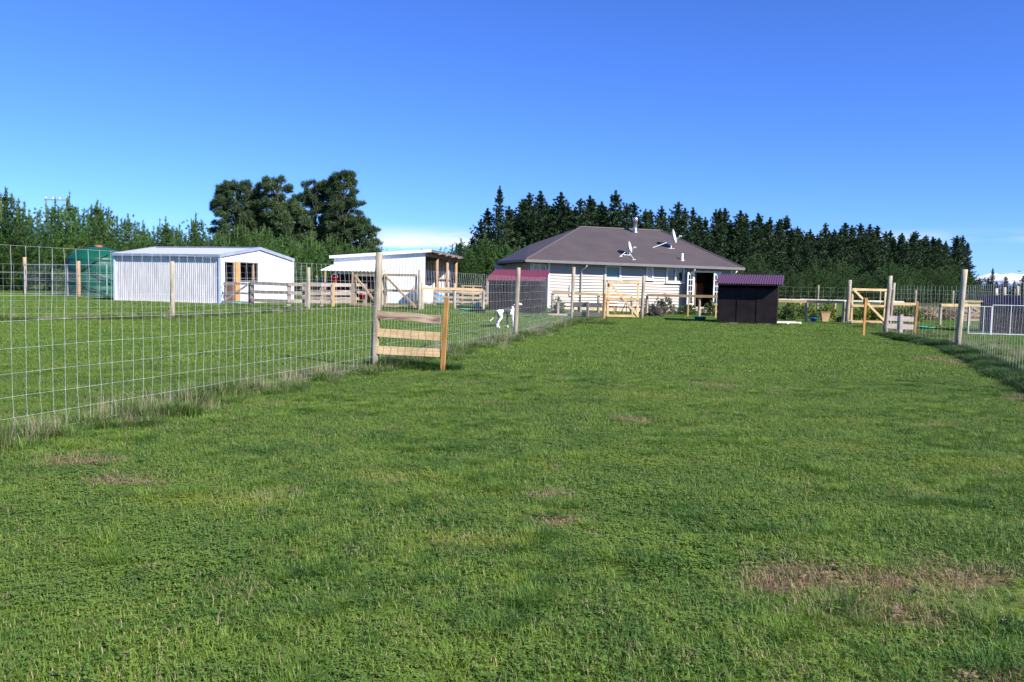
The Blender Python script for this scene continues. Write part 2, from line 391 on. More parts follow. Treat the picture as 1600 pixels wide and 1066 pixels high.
g = bpy.data.objects.new('mountain_range', me); col.objects.link(g); g['kind'] = 'structure'; g['label'] = 'snow capped mountain range with haze blue painted on its lower slopes'

# ------------------------------------------------------------------ building helpers
def corr_wall(mb, p0, p1, zb, ztop, pitch=.12, amp=.012, openings=()):
    """corrugated sheet standing on p0-p1; ztop(t) gives its top; openings are (a, b, z0, z1) along it"""
    p0 = Vector((*p0, 0)); p1 = Vector((*p1, 0)); L = (p1-p0).length; d = (p1-p0)/L; nn = Vector((d.y, -d.x, 0))
    step = pitch/4; xs_ = set(round(i*step, 4) for i in range(int(L/step)+1)) | {round(L, 4)}
    for a, b_, _, _ in openings: xs_ |= {round(a, 4), round(b_, 4)}
    xs_ = sorted(xs_)
    def P(x, z): return p0+d*x+nn*(amp*math.sin(2*math.pi*x/pitch))+Vector((0, 0, z))
    for x0, x1 in zip(xs_, xs_[1:]):
        segs = [(zb, None)]
        for a, b_, z0, z1 in openings:
            if x0 >= a-1e-5 and x1 <= b_+1e-5: segs = [(zb, z0), (z1, None)]
        for s0, s1 in segs:
            t0 = s1 if s1 is not None else ztop(x0); t1 = s1 if s1 is not None else ztop(x1)
            if max(t0, t1)-s0 > .01: mb.face([P(x0, s0), P(x1, s0), P(x1, t1), P(x0, t0)])
def corr_roof(mb, a, b, c, d, pitch=.12, amp=.013):
    """sheet with corners a,b (eave) c,d (ridge over b,a); flutes run from eave to ridge"""
    a, b, c, d = map(Vector, (a, b, c, d)); nn = (b-a).cross(d-a).normalized(); L = (b-a).length; k = max(2, int(L/(pitch/4)))
    pr = None
    for i in range(k+1):
        t = i/k; o = nn*(amp*math.sin(2*math.pi*t*L/pitch)); q = (a.lerp(b, t)+o, d.lerp(c, t)+o)
        if pr: mb.face([pr[0], q[0], q[1], pr[1]])
        pr = q
def win(parent, s0, s1, z0, z1, y, fr=.07, glass='glass', bars=(), name='window'):
    w_ = MB(); yy = y-.03
    w_.box(((s0+s1)/2, yy, z0+fr/2), (s1-s0, .1, fr)); w_.box(((s0+s1)/2, yy, z1-fr/2), (s1-s0, .1, fr))
    w_.box((s0+fr/2, yy, (z0+z1)/2), (fr, .1, z1-z0-2*fr)); w_.box((s1-fr/2, yy, (z0+z1)/2), (fr, .1, z1-z0-2*fr))
    for bx in bars: w_.box((bx, yy, (z0+z1)/2), (.1, .09, z1-z0-2*fr))
    o = w_.build(name, M['white_paint'], parent)
    ed = [s0+fr]+[v for bx in bars for v in (bx-.05, bx+.05)]+[s1-fr]
    for k in range(0, len(ed), 2):
        MB().box(((ed[k]+ed[k+1])/2, y+.02, (z0+z1)/2), (ed[k+1]-ed[k], .012, z1-z0-2*fr)).build('pane', M[glass], o)
    MB().box(((s0+s1)/2, yy-.06, z0-.03), (s1-s0+.1, .14, .05)).build('sill', M['white_paint'], o)
    return o

# ------------------------------------------------------------------ the house
HR = R(18); hu = Vector((math.cos(HR), math.sin(HR), 0)); hv = Vector((-hu.y, hu.x, 0)); HC = Vector((.68, 46.7, 0))
house = thing('house', 'single storey cream weatherboard house with brown hip roof', 'house', HC, HR)
EZ, RZ = 3.06, 5.42; sl_ = (RZ-EZ)/5.59
A, B_, aL, aR = (0, 0, EZ), (14.1, 0, EZ-.10), (5.59, 5.59, RZ), (11.3, 5.59, RZ)
D_, bp = (0, 5.63, EZ), (2.1, 5.63, 4.15); BR, BL = (14.1, 11.2, EZ), (2.0, 11.2, EZ)
rf = MB()
def rface(pts, ax):
    o = Vector(pts[0]); ax = Vector(ax).normalized(); nn = (Vector(pts[1])-o).cross(Vector(pts[2])-o).normalized(); up = nn.cross(ax)
    rf.face(pts, [((Vector(p)-o).dot(ax), (Vector(p)-o).dot(up)) for p in pts])
rface([A, B_, aR, aL], (1, 0, 0)); rface([A, aL, bp, D_], (0, 1, 0)); rface([aL, aR, BR, BL], (1, 0, 0)); rface([D_, bp, aL, BL], (1, 0, 0)); rface([B_, BR, aR], (0, 1, 0))
rf.face([(.02, .02, EZ-.16), (.02, 5.6, EZ-.16), (2, 11.1, EZ-.16), (14.05, 11.1, EZ-.16), (14.05, .02, EZ-.2)])
for p, q in ((D_, BL), (BL, BR), (BR, B_)): rf.face([p, q, (q[0], q[1], q[2]-.16), (p[0], p[1], p[2]-.16)])
roof = rf.build('roof', M['house_roof'], house)
cp = MB()
for p, q in ((A, aL), (aL, aR), (aR, B_)): cp.tube([Vector(p)+Vector((0, 0, .0)), Vector(q)+Vector((0, 0, .0))], .07, 6)
cp.build('ridge_cap', M['roof_cap'], roof)
gt = MB(); gt.beam((-.06, -.05, EZ-.075), (14.15, -.05, EZ-.175), .15, .11); gt.build('gutter', M['house_trim'], house)
gt = MB(); gt.beam((-.05, .02, EZ-.075), (-.05, 5.66, EZ-.075), .15, .11); gt.build('gutter', M['house_trim'], house)
# flue, vent on the roof
fl = MB(); fl.lathe([(.19, 0), (.19, .1), (.13, .14), (.13, .72), (.17, .72), (.17, .98), (.10, 1.02), (0, 1.03)], 16, (9.15, 5.0, RZ-.28)); fl.build('flue', M['bright_steel'], roof, True)
vp = MB(); vp.lathe([(.12, 0), (.12, .06), (.065, .1), (.065, .46), (.0, .47)], 12, (10.3, .8, EZ+.8*sl_-.12)); vp.build('vent_pipe', M['white_paint'], roof, True)
# weatherboard front, one object per board
WT = 2.93; wy = .62
openings = [(5.08, 6.17, 2.02, 2.92), (7.74, 8.3, 2.05, 2.88), (9.08, 10.4, 1.9, 2.9), (10.98, 12.85, .5, 2.72)]
z = .48; c_ = .172
while z < WT-.02:
    z1 = min(z+c_, WT); cuts = sorted((a, b) for a, b, q0, q1 in openings if q0 < z1-.03 and q1 > z+.03)
    x = 1.66; segs = []
    for a, b in cuts: segs.append((x, a)); x = b
    segs.append((x, 13.62))
    for a, b in segs:
        if b-a < .05: continue
        w_ = MB(); P = [(a, wy-.07, z), (b, wy-.07, z), (b, wy+.1, z), (a, wy+.1, z), (a, wy-.006, z1), (b, wy-.006, z1), (b, wy+.1, z1), (a, wy+.1, z1)]
        w_._hex(P, b-a, .1, z1-z, 0); w_.build('weatherboard', M['weatherboard'], house)
    z += c_
fd = MB(); fd.box((7.64, wy+.08, .26), (11.94, .12, .5)); fd.build('foundation', M['foundation'], house)
for x in (1.62, 13.63): MB().box((x, wy-.02, 1.6), (.1, .1, 2.66)).build('corner_board', M['white_paint'], house)
iw = MB()
iw.box((7.6, 3.2, 1.6), (12.0, .1, 3.0)); iw.box((7.6, 1.9, .45), (12.0, 2.5, .06)); iw.box((1.72, 1.95, 1.6), (.1, 2.5, 2.66)); iw.box((13.58, 1.95, 1.6), (.08, 2.4, 2.66))
for x in (7.0, 8.8, 10.9): iw.box((x, 2.0, 1.6), (.08, 2.3, 2.6))
iw.build('inner_wall', M['interior'], house)
ir = MB(); ir.box((11.35, 1.35, 1.55), (.06, .9, 2.1)); ir.box((12.3, 2.2, 1.2), (.7, .05, 1.5)); ir.build('inner_door', M['interior_red'], house)
wl = MB(); wl.box((1.15, .98, 1.5), (1.05, .12, 2.84)); wl.build('porch_wall', M['white_paint'], house)
win(house, .72, 1.58, 1.95, 2.85, .90, glass='curtain', bars=(1.15,))
wl = MB(); wl.box((.66, 3.3, 1.5), (.12, 4.5, 2.84)); wl.box((7.6, 10.6, 1.5), (11.9, .12, 2.84)); wl.box((13.56, 6.9, 1.5), (.12, 7.3, 2.84)); wl.box((1.4, 8.1, 1.5), (.12, 5.0, 2.84)); wl.build('end_wall', M['weatherboard'], house)
for a in (2.3, 3.9):
    q = MB(); q.box((.58, a, 1.75), (.05, 1.1, 1.5)); fo = q.build('window', M['white_paint'], house)
    MB().box((.55, a, 1.75), (.02, .92, 1.32)).build('pane', M['glass'], fo)
win(house, 5.1, 6.15, 2.06, 2.9, wy, .1, 'frosted'); win(house, 7.77, 8.27, 2.09, 2.86, wy, .09, 'curtain'); win(house, 9.12, 10.37, 1.95, 2.88, wy, .11, bars=(9.76,))
for x, zt in ((3.6, 2.86), (10.62, 2.8), (13.5, 2.74)):
    q = MB(); q.tube([(x+.12, -.02, zt+.02), (x+.1, .06, zt-.12), (x, wy-.12, zt-.32), (x, wy-.12, .2)], .042, 8); q.build('downpipe', M['white_paint'], house, True)
mx_ = MB(); mx_.box((3.05, wy-.08, 1.35), (.32, .1, .62)); mx_.build('meter_box', M['white_paint'], house)
# french doors standing open
q = MB(); q.box((11.0, wy-.03, 1.6), (.1, .14, 2.2)); q.box((12.86, wy-.03, 1.6), (.1, .14, 2.2)); q.box((11.93, wy-.03, 2.66), (1.76, .14, .1)); q.build('door_frame', M['white_paint'], house)
def leaf(hx, ang, wd):
    d = MB(); e = Vector((math.cos(ang), math.sin(ang), 0)); o = Vector((hx, wy-.1, 0))
    def bar(a, b, wz): d.beam(o+e*a[0]+Vector((0, 0, a[1])), o+e*b[0]+Vector((0, 0, b[1])), wz, .04, (0, 0, 1) if abs(a[1]-b[1]) < .01 else (-e.x, -e.y, 0))
    for x in (.05, wd-.05): bar((x, .55), (x, 2.58), .1)
    for zz in (.65, 2.53): bar((.1, zz), (wd-.1, zz), .14)
    for zz in (1.1, 1.45, 1.8, 2.15): bar((.1, zz), (wd-.1, zz), .03)
    bar((wd/2, .7), (wd/2, 2.5), .03)
    do = d.build('door', M['white_paint'], house)
    gl = MB(); gl.beam(o+e*.1+Vector((0, 0, 1.6)), o+e*(wd-.1)+Vector((0, 0, 1.6)), 1.8, .008); gl.build('pane', M['glass'], do)
leaf(10.95, R(212), .75); leaf(12.82, R(208), .78)
st = MB(); st.box((11.9, .2, .32), (2.2, .7, .12)); st.box((11.9, -.15, .18), (2.0, .5, .12)); st.build('step', M['grey_wood'], house)

# ------------------------------------------------------------------ satellite dishes on the roof
def dish(s, t, label, r_, h, strut):
    zz = EZ+t*sl_-.1*s/14; o = thing('satellite_dish', label, 'satellite dish', HC+hu*s+hv*t+Vector((0, 0, zz)), HR)
    mb = MB(); mb.tube([(0, 0, -.03), (0, 0, h)], .035, 8); mb.beam((-.24, 0, .01), (.24, 0, .01), .05, .09); mb.build('mast', M['white_paint'], o)
    mb = MB()
    for dx, dy in strut: mb.tube([(0, 0, h*.7), (dx, dy, dy*sl_+.02)], .018, 6); mb.box((dx, dy, dy*sl_+.015), (.2, .08, .03))
    mb.build('brace', M['white_paint'], o)
    ax = Vector((.76, -.64, .24)).normalized(); a = ax.cross(Vector((0, 0, 1))).normalized(); b = ax.cross(a); c = Vector((.05, 0, h+.05)); d = MB(); n_ = 20; rings = 5
    for sgn, off in ((1, 0), (-1, -.02)):
        for i in range(rings):
            for k in range(n_):
                P = []
                for (ii, kk) in ((i, k), (i, k+1), (i+1, k+1), (i+1, k)):
                    rr = r_*ii/rings; tt = 2*math.pi*kk/n_
                    P.append(c+a*(rr*math.cos(tt)*.9)+b*(rr*math.sin(tt))+ax*(rr*rr*.35/r_+off))
                d.face(P if sgn > 0 else P[::-1])
    d.build('reflector', M['dish_grey'], o, True)
    mb = MB(); tip = c+ax*(r_*1.35)+Vector((0, 0, -.12)); mb.tube([c-b*(-r_*.6)-Vector((0, 0, 0)), tip], .018, 6); mb.tube([tip, tip-ax*.16+Vector((0, 0, .02))], .045, 8); mb.build('feed_arm', M['white_paint'], o)
dish(6.84, 1.25, 'smaller satellite dish low on the brown roof above the cream wall', .36, .42, ((-.55, -.25), (.1, -.7)))
dish(10.5, 2.6, 'larger satellite dish on a braced mast near the hip of the roof', .45, .72, ((-1.3, .0), (.15, .5)))

# ------------------------------------------------------------------ white corrugated shed
shed = thing('corrugated_shed', 'low white corrugated iron shed with grey roof and stable openings', 'shed', (-13.4, 38.1, .43), R(-17.8))
WH, RH, GL, FLn = 2.24, 2.68, 5.9, 6.0
mb = MB(); corr_wall(mb, (-FLn, 0), (0, 0), 0, lambda t: WH, .11, .007); mb.build('front_wall', M['grazed_clad'], shed)
gz = lambda t: WH+(RH-WH)*(1-abs(t-GL/2)/(GL/2))-.03
mb = MB(); corr_wall(mb, (0, 0), (0, GL), 0, gz, .12, .01, [(.28, .98, .0, 1.95), (1.36, 2.75, 1.12, 1.95)]); mb.build('gable_wall', M['white_clad'], shed)
mb = MB(); corr_wall(mb, (0, GL), (-FLn, GL), 0, lambda t: WH, .14, .012); corr_wall(mb, (-FLn, GL), (-FLn, 0), 0, gz, .14, .012); mb.build('rear_wall', M['white_clad'], shed)
mb = MB(); ov = .05; k = (RH-WH)/(GL/2)
corr_roof(mb, (-FLn-ov, -ov, WH-k*ov+.03), (ov, -ov, WH-k*ov+.03), (ov, GL/2, RH+.03), (-FLn-ov, GL/2, RH+.03), .14, .015)
corr_roof(mb, (ov, GL+ov, WH-k*ov+.03), (-FLn-ov, GL+ov, WH-k*ov+.03), (-FLn-ov, GL/2, RH+.03), (ov, GL/2, RH+.03), .14, .015)
rfo = mb.build('roof', M['zinc_clad'], shed)
mb = MB()
for x in (ov+.02, -FLn-ov-.02):
    mb.beam((x, -ov-.02, WH-k*ov), (x, GL/2, RH+.015), .15, .03); mb.beam((x, GL/2, RH+.015), (x, GL+ov+.02, WH-k*ov), .15, .03)
mb.beam((-FLn-ov, GL/2, RH+.06), (ov, GL/2, RH+.06), .03, .3); mb.build('barge_flashing', M['zinc_steel'], rfo)
mb = MB(); mb.beam((-FLn-ov, -ov-.05, WH-k*ov-.01), (ov, -ov-.05, WH-k*ov-.01), .12, .09); mb.build('gutter', M['zinc_steel'], shed)
for c, d in (((.0, -.03, WH/2), (.12, .06, WH)), ((-FLn, -.03, WH/2), (.1, .06, WH)), ((.03, GL, WH/2), (.05, .12, WH))): MB().box(c, d).build('corner_trim', M['corner_trim'], shed)
mb = MB(); mb.box((.03, 1.17, 1.0), (.12, .34, 2.0)); mb.build('door_post', M['orange_wood'], shed)
mb = MB(); mb.box((-.6, .66, 1.0), (.04, 1.0, 2.0)); mb.box((-1.1, 2.0, 1.4), (.04, 2.4, 1.6)); mb.box((-.9, 2.3, .03), (1.7, 4.3, .05)); mb.build('inner_panel', M['interior'], shed)
mb = MB(); mb.box((.02, .63, .52), (.05, .66, 1.02)); mb.build('stable_door', M['interior'], shed)
fr = MB()
for y in (1.34, 2.77): fr.box((.02, y, 1.53), (.07, .06, .9))
for zz in (1.1, 1.97): fr.box((.02, 2.055, zz), (.07, 1.36, .05))
fr.build('window_frame', M['house_trim'], shed)
fr = MB(); fr.box((-.03, 2.5, 1.53), (.06, .1, .8)); fr.build('window_post', M['barn_wood'], shed)
mb = MB(); mb.box((-FLn/2, -.06, -.02), (FLn, .1, .12)); mb.build('base_plank', M['pink_wood'], shed)

# ------------------------------------------------------------------ open pole barn
barn = thing('pole_barn', 'white corrugated pole barn with an open timber posted side', 'barn', (-4.8, 45.4, .45), R(-5.6))
BL_, BW, zr, zl = 10.2, 5.13, 2.86, 2.46
mb = MB(); corr_wall(mb, (-BW, 0), (0, 0), 0, lambda t: zl+(zr-zl)*t/BW, .16, .007); mb.build('end_wall', M['white_clad'], barn)
mb = MB(); corr_wall(mb, (0, BL_), (-BW, BL_), 0, lambda t: zr-(zr-zl)*t/BW, .2, .018); corr_wall(mb, (-BW, BL_), (-BW, 0), 0, lambda t: zl, .2, .018); mb.build('rear_wall', M['white_clad'], barn)
mb = MB(); zz = lambda x: zr+(zr-zl)/BW*x+.05
corr_roof(mb, (.35, -.15, zz(.35)), (.35, BL_+.2, zz(.35)), (-BW-.2, BL_+.2, zz(-BW-.2)), (-BW-.2, -.15, zz(-BW-.2)), .2, .018); rfo = mb.build('roof', M['zinc_clad'], barn)
mb = MB(); mb.beam((-BW-.2, -.17, zz(-BW-.2)-.02), (.35, -.17, zz(.35)-.02), .16, .03); mb.build('barge_flashing', M['white_steel'], rfo)
mb = MB(); mb.beam((.37, -.15, zz(.35)-.03), (.37, BL_+.2, zz(.35)-.03), .13, .05); mb.build('fascia', M['house_trim'], rfo)
for y in (3.3, 6.7, 10.0):
    MB().tube([(.0, y, -.1), (.0, y, zr-.02)], .10, 10).build('post', M['barn_wood'], barn, True)
mb = MB(); mb.beam((.0, 0, zr-.13), (0, BL_, zr-.13), .2, .05)
for y in (2, 4.2, 6.4, 8.6): mb.beam((.5, y, zz(.5)-.1), (-BW, y, zl-.07), .12, .05)
mb.build('rafter', M['barn_wood'], barn)
mb = MB(); mb.beam((-BW+.1, BL_-.06, 1.45), (0, BL_-.06, 1.45), .09, .05); mb.beam((-BW+.1, BL_-.06, .75), (0, BL_-.06, .75), .09, .05); mb.build('girt', M['barn_wood'], barn)
mb = MB(); corr_roof(mb, (-BW-.35, -1.35, 1.72), (-2.0, -1.35, 1.72), (-2.0, -.02, 2.05), (-BW-.1, -.02, 2.05), .2, .018); mb.build('awning', M['white_clad'], barn)
for x in (-5.2, -3.7, -2.1): MB().tube([(x, -1.28, -.1), (x, -1.28, 1.7)], .05, 8).build('awning_post', M['barn_wood'], barn)
mb = MB(); mb.box((-BW/2-1.2, -.1, .8), (3.0, .06, 1.5)); mb.build('board_lining', M['brown_sheet'], barn)

# ------------------------------------------------------------------ two dark kennels with painted iron roofs
def kennel(loc, rz, wd, dp, zf, zb, mat, name, label):
    o = thing(name, label, 'shed', loc, rz)
    for nm, c, d in (('front_wall', (wd/2, 0, zf/2-.12), (wd, .04, zf-.24)), ('rear_wall', (wd/2, dp, zb/2), (wd, .04, zb-.02))):
        MB().box(c, d).build(nm, M['dark_ply'], o)
    for x in (.02, wd-.02):
        q = MB(); P = [(x-.02, .02, 0), (x+.02, .02, 0), (x+.02, dp-.02, 0), (x-.02, dp-.02, 0), (x-.02, .02, zf-.02), (x+.02, .02, zf-.02), (x+.02, dp-.02, zb-.02), (x-.02, dp-.02, zb-.02)]
        q._hex(P, .04, dp, 1, 0); q.build('side_wall', M['dark_ply'], o)
    for x in (wd*.34, wd*.67): MB().box((x, -.03, zf/2-.14), (.05, .02, zf-.3)).build('joint_strip', M['dark_ply'], o)
    mb = MB(); k = (zb-zf)/dp; a = .34; b = .15
    corr_roof(mb, (-.12, -a, zf-k*a), (wd+.2, -a, zf-k*a), (wd+.2, dp+b, zb+k*b), (-.12, dp+b, zb+k*b), .1, .016); mb.build('roof', M[mat], o)
    mb = MB(); mb.beam((0, -.3, zf-k*.3-.05), (wd, -.3, zf-k*.3-.05), .05, .05)
    for x in (.05, wd-.05): mb.beam((x, -.32, zf-k*.32-.05), (x, dp, zb-.05), .06, .045)
    mb.build('rafter', M['dark_ply'], o)
    mb = MB(); mb.box((wd/2, -.05, .0), (wd+.1, .08, .09)); mb.build('base_plank', M['white_rail'], o)
    return o
kennel((-1.15, 39.35, .24), R(-10), 2.5, 1.9, 1.64, 2.08, 'red_clad', 'field_shelter', 'dark plywood shelter with a red iron roof beside the house')
kennel((8.84, 35.9, .13), R(-19), 2.46, 1.9, 1.78, 2.12, 'maroon_clad', 'field_shelter', 'dark plywood shelter with a maroon iron roof on the lawn')

# ------------------------------------------------------------------ green water tank
tank = thing('water_tank', 'big dark green plastic water tank next to the white shed', 'water tank', (-24.0, 48.2, .45))
mb = MB(); mb.lathe([(0, 0), (1.62, 0), (1.65, .08), (1.65, .55), (1.63, .6), (1.65, .65), (1.65, 1.2), (1.63, 1.25), (1.65, 1.3), (1.65, 1.95), (1.62, 2.02), (1.66, 2.08), (1.6, 2.2), (1.3, 2.5), (.8, 2.74), (.35, 2.83), (.3, 2.84)], 48); mb.build('body', M['tank_green'], tank, True)
mb = MB(); mb.lathe([(.22, 2.8), (.23, 2.92), (.18, 2.95), (0, 2.96)], 20); mb.build('lid', M['rust_cap'], tank, True)
mb = MB(); mb.tube([(1.05, -1.1, 2.35), (.55, -1.72, 1.9), (-.2, -1.72, 1.35), (-.9, -1.5, 1.5), (-1.4, -1.2, 1.2)], .035, 8)
mb.tube([(.3, -1.72, 1.4), (.9, -1.6, 1.1), (1.5, -1.3, .9)], .03, 8); mb.tube([(-.4, -1.72, .65), (.5, -1.75, .45), (1.2, -1.5, .3)], .03, 8); mb.build('pipe', M['black_pipe'], tank, True)

# ------------------------------------------------------------------ fences
def post(mb_name, parent, x, y, h, r_=.065, mat='post_wood', lean=(0, 0), base=None):
    px, py, pz = parent.location; z0 = (T(x, y) if base is None else base)-pz
    x -= px; y -= py; q = MB(); k = 5
    pts = [(x+lean[0]*i/k+random.uniform(-.004, .004), y+lean[1]*i/k, z0-.12+(h+.12)*i/k) for i in range(k+1)]
    q.tube(pts, [r_*(1.04-.08*i/k)*random.uniform(.97, 1.03) for i in range(k+1)], 12); return q.build(mb_name, M[mat], parent, True)
def netting(parent, pts, heights, stay, rw, rs, lean=(0, 0), top_lean=.0, knots=True, mat='wire', sag=.01):
    """woven wire: horizontal wires at `heights`, upright stays every `stay` metres along the polyline"""
    P0 = parent.location; mb = MB(); L = [0]; pv = [Vector((x, y, 0)) for x, y in pts]
    for a, b in zip(pv, pv[1:]): L.append(L[-1]+(b-a).length)
    def at(s):
        for i in range(len(pv)-1):
            if s <= L[i+1] or i == len(pv)-2:
                t = (s-L[i])/(L[i+1]-L[i]); return pv[i].lerp(pv[i+1], t), (pv[i+1]-pv[i]).normalized()
    hm = max(heights)
    def P(s, h, j=0):
        p, d = at(s); nn = Vector((d.y, -d.x, 0)); zz = T(p.x, p.y)
        o = nn*(.07+.02*mnoise.noise((s*.7, h*2, 1))) + nn*(lean[0]*h/hm) + d*(lean[1]*max(0, h-1.45))
        if h > 1.5: o += nn*(top_lean*(h-1.5)/.35)
        return p+o+Vector((0, 0, zz+h+sag*mnoise.noise((s*.9, h*3, 5))))-Vector(P0)
    def tri(pl, r_):
        base = len(mb.v)
        for i, p in enumerate(pl):
            d = (pl[min(i+1, len(pl)-1)]-pl[max(i-1, 0)]).normalized(); ref = Vector((0, 0, 1)) if abs(d.z) < .8 else Vector((1, 0, 0)); a = d.cross(ref).normalized(); b = d.cross(a)
            for k in range(3): t = 2.094*k; mb.v.append(tuple(p+(a*math.cos(t)+b*math.sin(t))*r_))
            if i:
                for k in range(3):
                    q = base+3*i; k2 = (k+1) % 3; mb.f.append((q-3+k, q-3+k2, q+k2, q+k)); mb.m.append(0); mb.uv += [(0, 0)]*4
    ns = int(L[-1]/stay)
    for h in heights: tri([P(i*stay, h) for i in range(ns+1)], rw)
    for i in range(ns+1):
        s = i*stay+random.uniform(-.006, .006); tri([P(s+random.uniform(-.007, .007), h) for h in heights], rs)
        if knots:
            for h in heights:
                p = P(s, h); r_ = rw*2.0; b = len(mb.v)
                for d in ((r_, 0, 0), (-r_, 0, 0), (0, r_, 0), (0, -r_, 0), (0, 0, r_), (0, 0, -r_)): mb.v.append(tuple(p+Vector(d)))
                for f in ((0, 2, 4), (2, 1, 4), (1, 3, 4), (3, 0, 4), (2, 0, 5), (1, 2, 5), (3, 1, 5), (0, 3, 5)): mb.f.append(tuple(b+k for k in f)); mb.m.append(0); mb.uv += [(0, 0)]*3
    o = mb.build('wire_netting', M[mat], parent); o['kind'] = 'stuff'; return o
HH = [.06, .22, .42, .64, .88, 1.125, 1.365, 1.58, 1.83]
# paddock fence on the left of the lawn
fa = thing('wire_fence', 'tall wire netting fence with a standing dog behind it and lawn in front', 'fence', (-2.52, 15.15, 0))
LA = [(-5.35, 5.54), (-2.52, 15.15), (.09, 24.87), (2.45, 34.36)]
post('post', fa, *LA[0], 2.1); post('post', fa, *LA[1], 2.1, .068, lean=(.075, 0)); post('post', fa, *LA[2], 2.1, .066, lean=(.06, 0)); post('post', fa, *LA[3], 2.26, .075, lean=(.03, 0))
netting(fa, [(-6.9, .6)]+LA, HH, .155, .0013, .0016, lean=(0, .12), top_lean=-.05)
# paddock fence on the right
fb = thing('wire_fence', 'wire netting fence with a dark tall grass strip along the edge of the lawn', 'fence', (12.95, 24.11, 0))
LB = [(8.75, 13.2), (12.95, 24.11), (13.58, 30.21)]
post('post', fb, *LB[0], 2.1); post('post', fb, *LB[1], 2.3, .08, lean=(.1, 0)); post('post', fb, *LB[2], 2.15, .08, lean=(.09, 0))
netting(fb, [(5.0, 3.2)]+LB, HH, .3, .0012, .0014, lean=(0, .1))
# cross fence in the left paddock
fc = thing('wire_fence', 'wire netting cross fence on posts running in front of the white shed', 'fence', (-11.9, 29.03, T(-11.9, 29.03)))
LC = [(-22.5, 24.2), (-16.6, 26.8), (-11.9, 29.03), (-8.41, 34.2)]
post('post', fc, *LC[0], 1.95); post('post', fc, *LC[2], 2.0, .075); post('post', fc, *LC[3], 1.78, .075)
netting(fc, LC, HH, .3, .002, .002, knots=False)
# fence behind the shelters on the right, up to the far corner posts
fd_ = thing('wire_fence', 'far wire netting fence on thin posts below the pine trees', 'fence', (30, 62, .15))
LD = [(13, 58), (22, 60), (30, 62), (38, 63), (46, 64), (54, 65)]
for p in LD + [(27, 61.2), (28.2, 61.6), (33, 62.4)]: post('post', fd_, *p, random.uniform(1.7, 2.0), .07)
netting(fd_, LD, [.1, .4, .75, 1.1, 1.45, 1.75], .6, .0022, .0022, knots=False)

def barrier(name, label, p0, p1, zs, mats, stake_h, upright=False, hb=.145, stake_mat='stake_wood'):
    """short boards nailed from a fence post to a stake"""
    o = thing(name, label, 'barrier', (p1[0], p1[1], T(*p1))); d = Vector((p0[0]-p1[0], p0[1]-p1[1], 0)); L = d.length; e = d/L; nn = Vector((e.y, -e.x, 0))
    if nn.y > 0: nn = -nn
    z0 = T(*p0)-T(*p1)
    MB().beam((0, 0, -.12), (-.0+.06, 0, stake_h), .075, .055, (e.x, e.y, 0)).build('stake', M[stake_mat], o)
    for (za, zb_), mt_ in zip(zs, mats):
        q = MB(); k = 10; a = Vector((0, 0, zb_))+e*.045+nn*-.0; b = e*(L+.03)+Vector((0, 0, za+z0))
        rows = []
        for i in range(k+1):
            t = i/k; p = a.lerp(b, t)+nn*.0; wob = .012*mnoise.noise((t*4, zb_*9, 2)) if mt_ == 'old_board' else .002*mnoise.noise((t*4, zb_*9, 2))
            hh = hb*(1+.12*mnoise.noise((t*3, zb_*5, 8)) if mt_ == 'old_board' else 1)
            rows.append([p+nn*.02+Vector((0, 0, -hh/2+wob)), p+nn*.02+Vector((0, 0, hh/2+wob)), p-nn*.02+Vector((0, 0, hh/2+wob)), p-nn*.02+Vector((0, 0, -hh/2+wob))])
        uo = random.random()*5
        for i in range(k):
            for j in range(4):
                j2 = (j+1) % 4; x0, x1 = uo+L*i/k, uo+L*(i+1)/k; y0, y1 = (0, hb) if j in (0, 2) else (.2, .24)
                q.face([rows[i][j], rows[i+1][j], rows[i+1][j2], rows[i][j2]], [(x0, y0), (x1, y0), (x1, y1), (x0, y1)])
        q.face(rows[0]); q.face(rows[-1][::-1]); q.build('board', M[mt_], o)
    if upright:
        c = e*(L*.5)+nn*.045; zt = max(z for z, _ in zs)+.12; MB().beam(c+Vector((0, 0, .1)), c+Vector((0, 0, zt+.02)), .1, .045, (e.x, e.y, 0)).build('batten', M[mats[0]], o)
    return o
barrier('timber_barrier', 'three short boards nailed between a round fence post and an orange stake', (-2.50, 15.12), (-1.24, 14.83), [(.985, .925), (.655, .62), (.335, .325)], ['old_board', 'pale_board', 'pale_board'], 1.32)
barrier('timber_barrier', 'low pale pinkish boards with a batten beside the tall leaning corner post', (13.62, 30.15), (14.52, 29.95), [(.62, .60), (.34, .32)], ['pink_wood', 'pink_wood'], 1.25, True, .18)
barrier('timber_barrier', 'weathered grey boards with a batten beside the gate in front of the cream house', (2.5, 34.3), (3.66, 33.7), [(.72, .74), (.33, .35)], ['grey_wood', 'grey_wood'], 1.2, True, .17)
st_ = thing('timber_stake', 'slim orange timber stake standing in front of the open timber gate', 'stake', (12.63, 29.83, T(12.63, 29.83)))
MB().beam((0, 0, -.1), (.03, 0, 1.32), .08, .055, (1, 0, 0)).build('stake', M['stake_wood'], st_)
MB().box((.03, .03, 1.24), (.16, .04, .2)).build('cap_block', M['stake_wood'], st_)

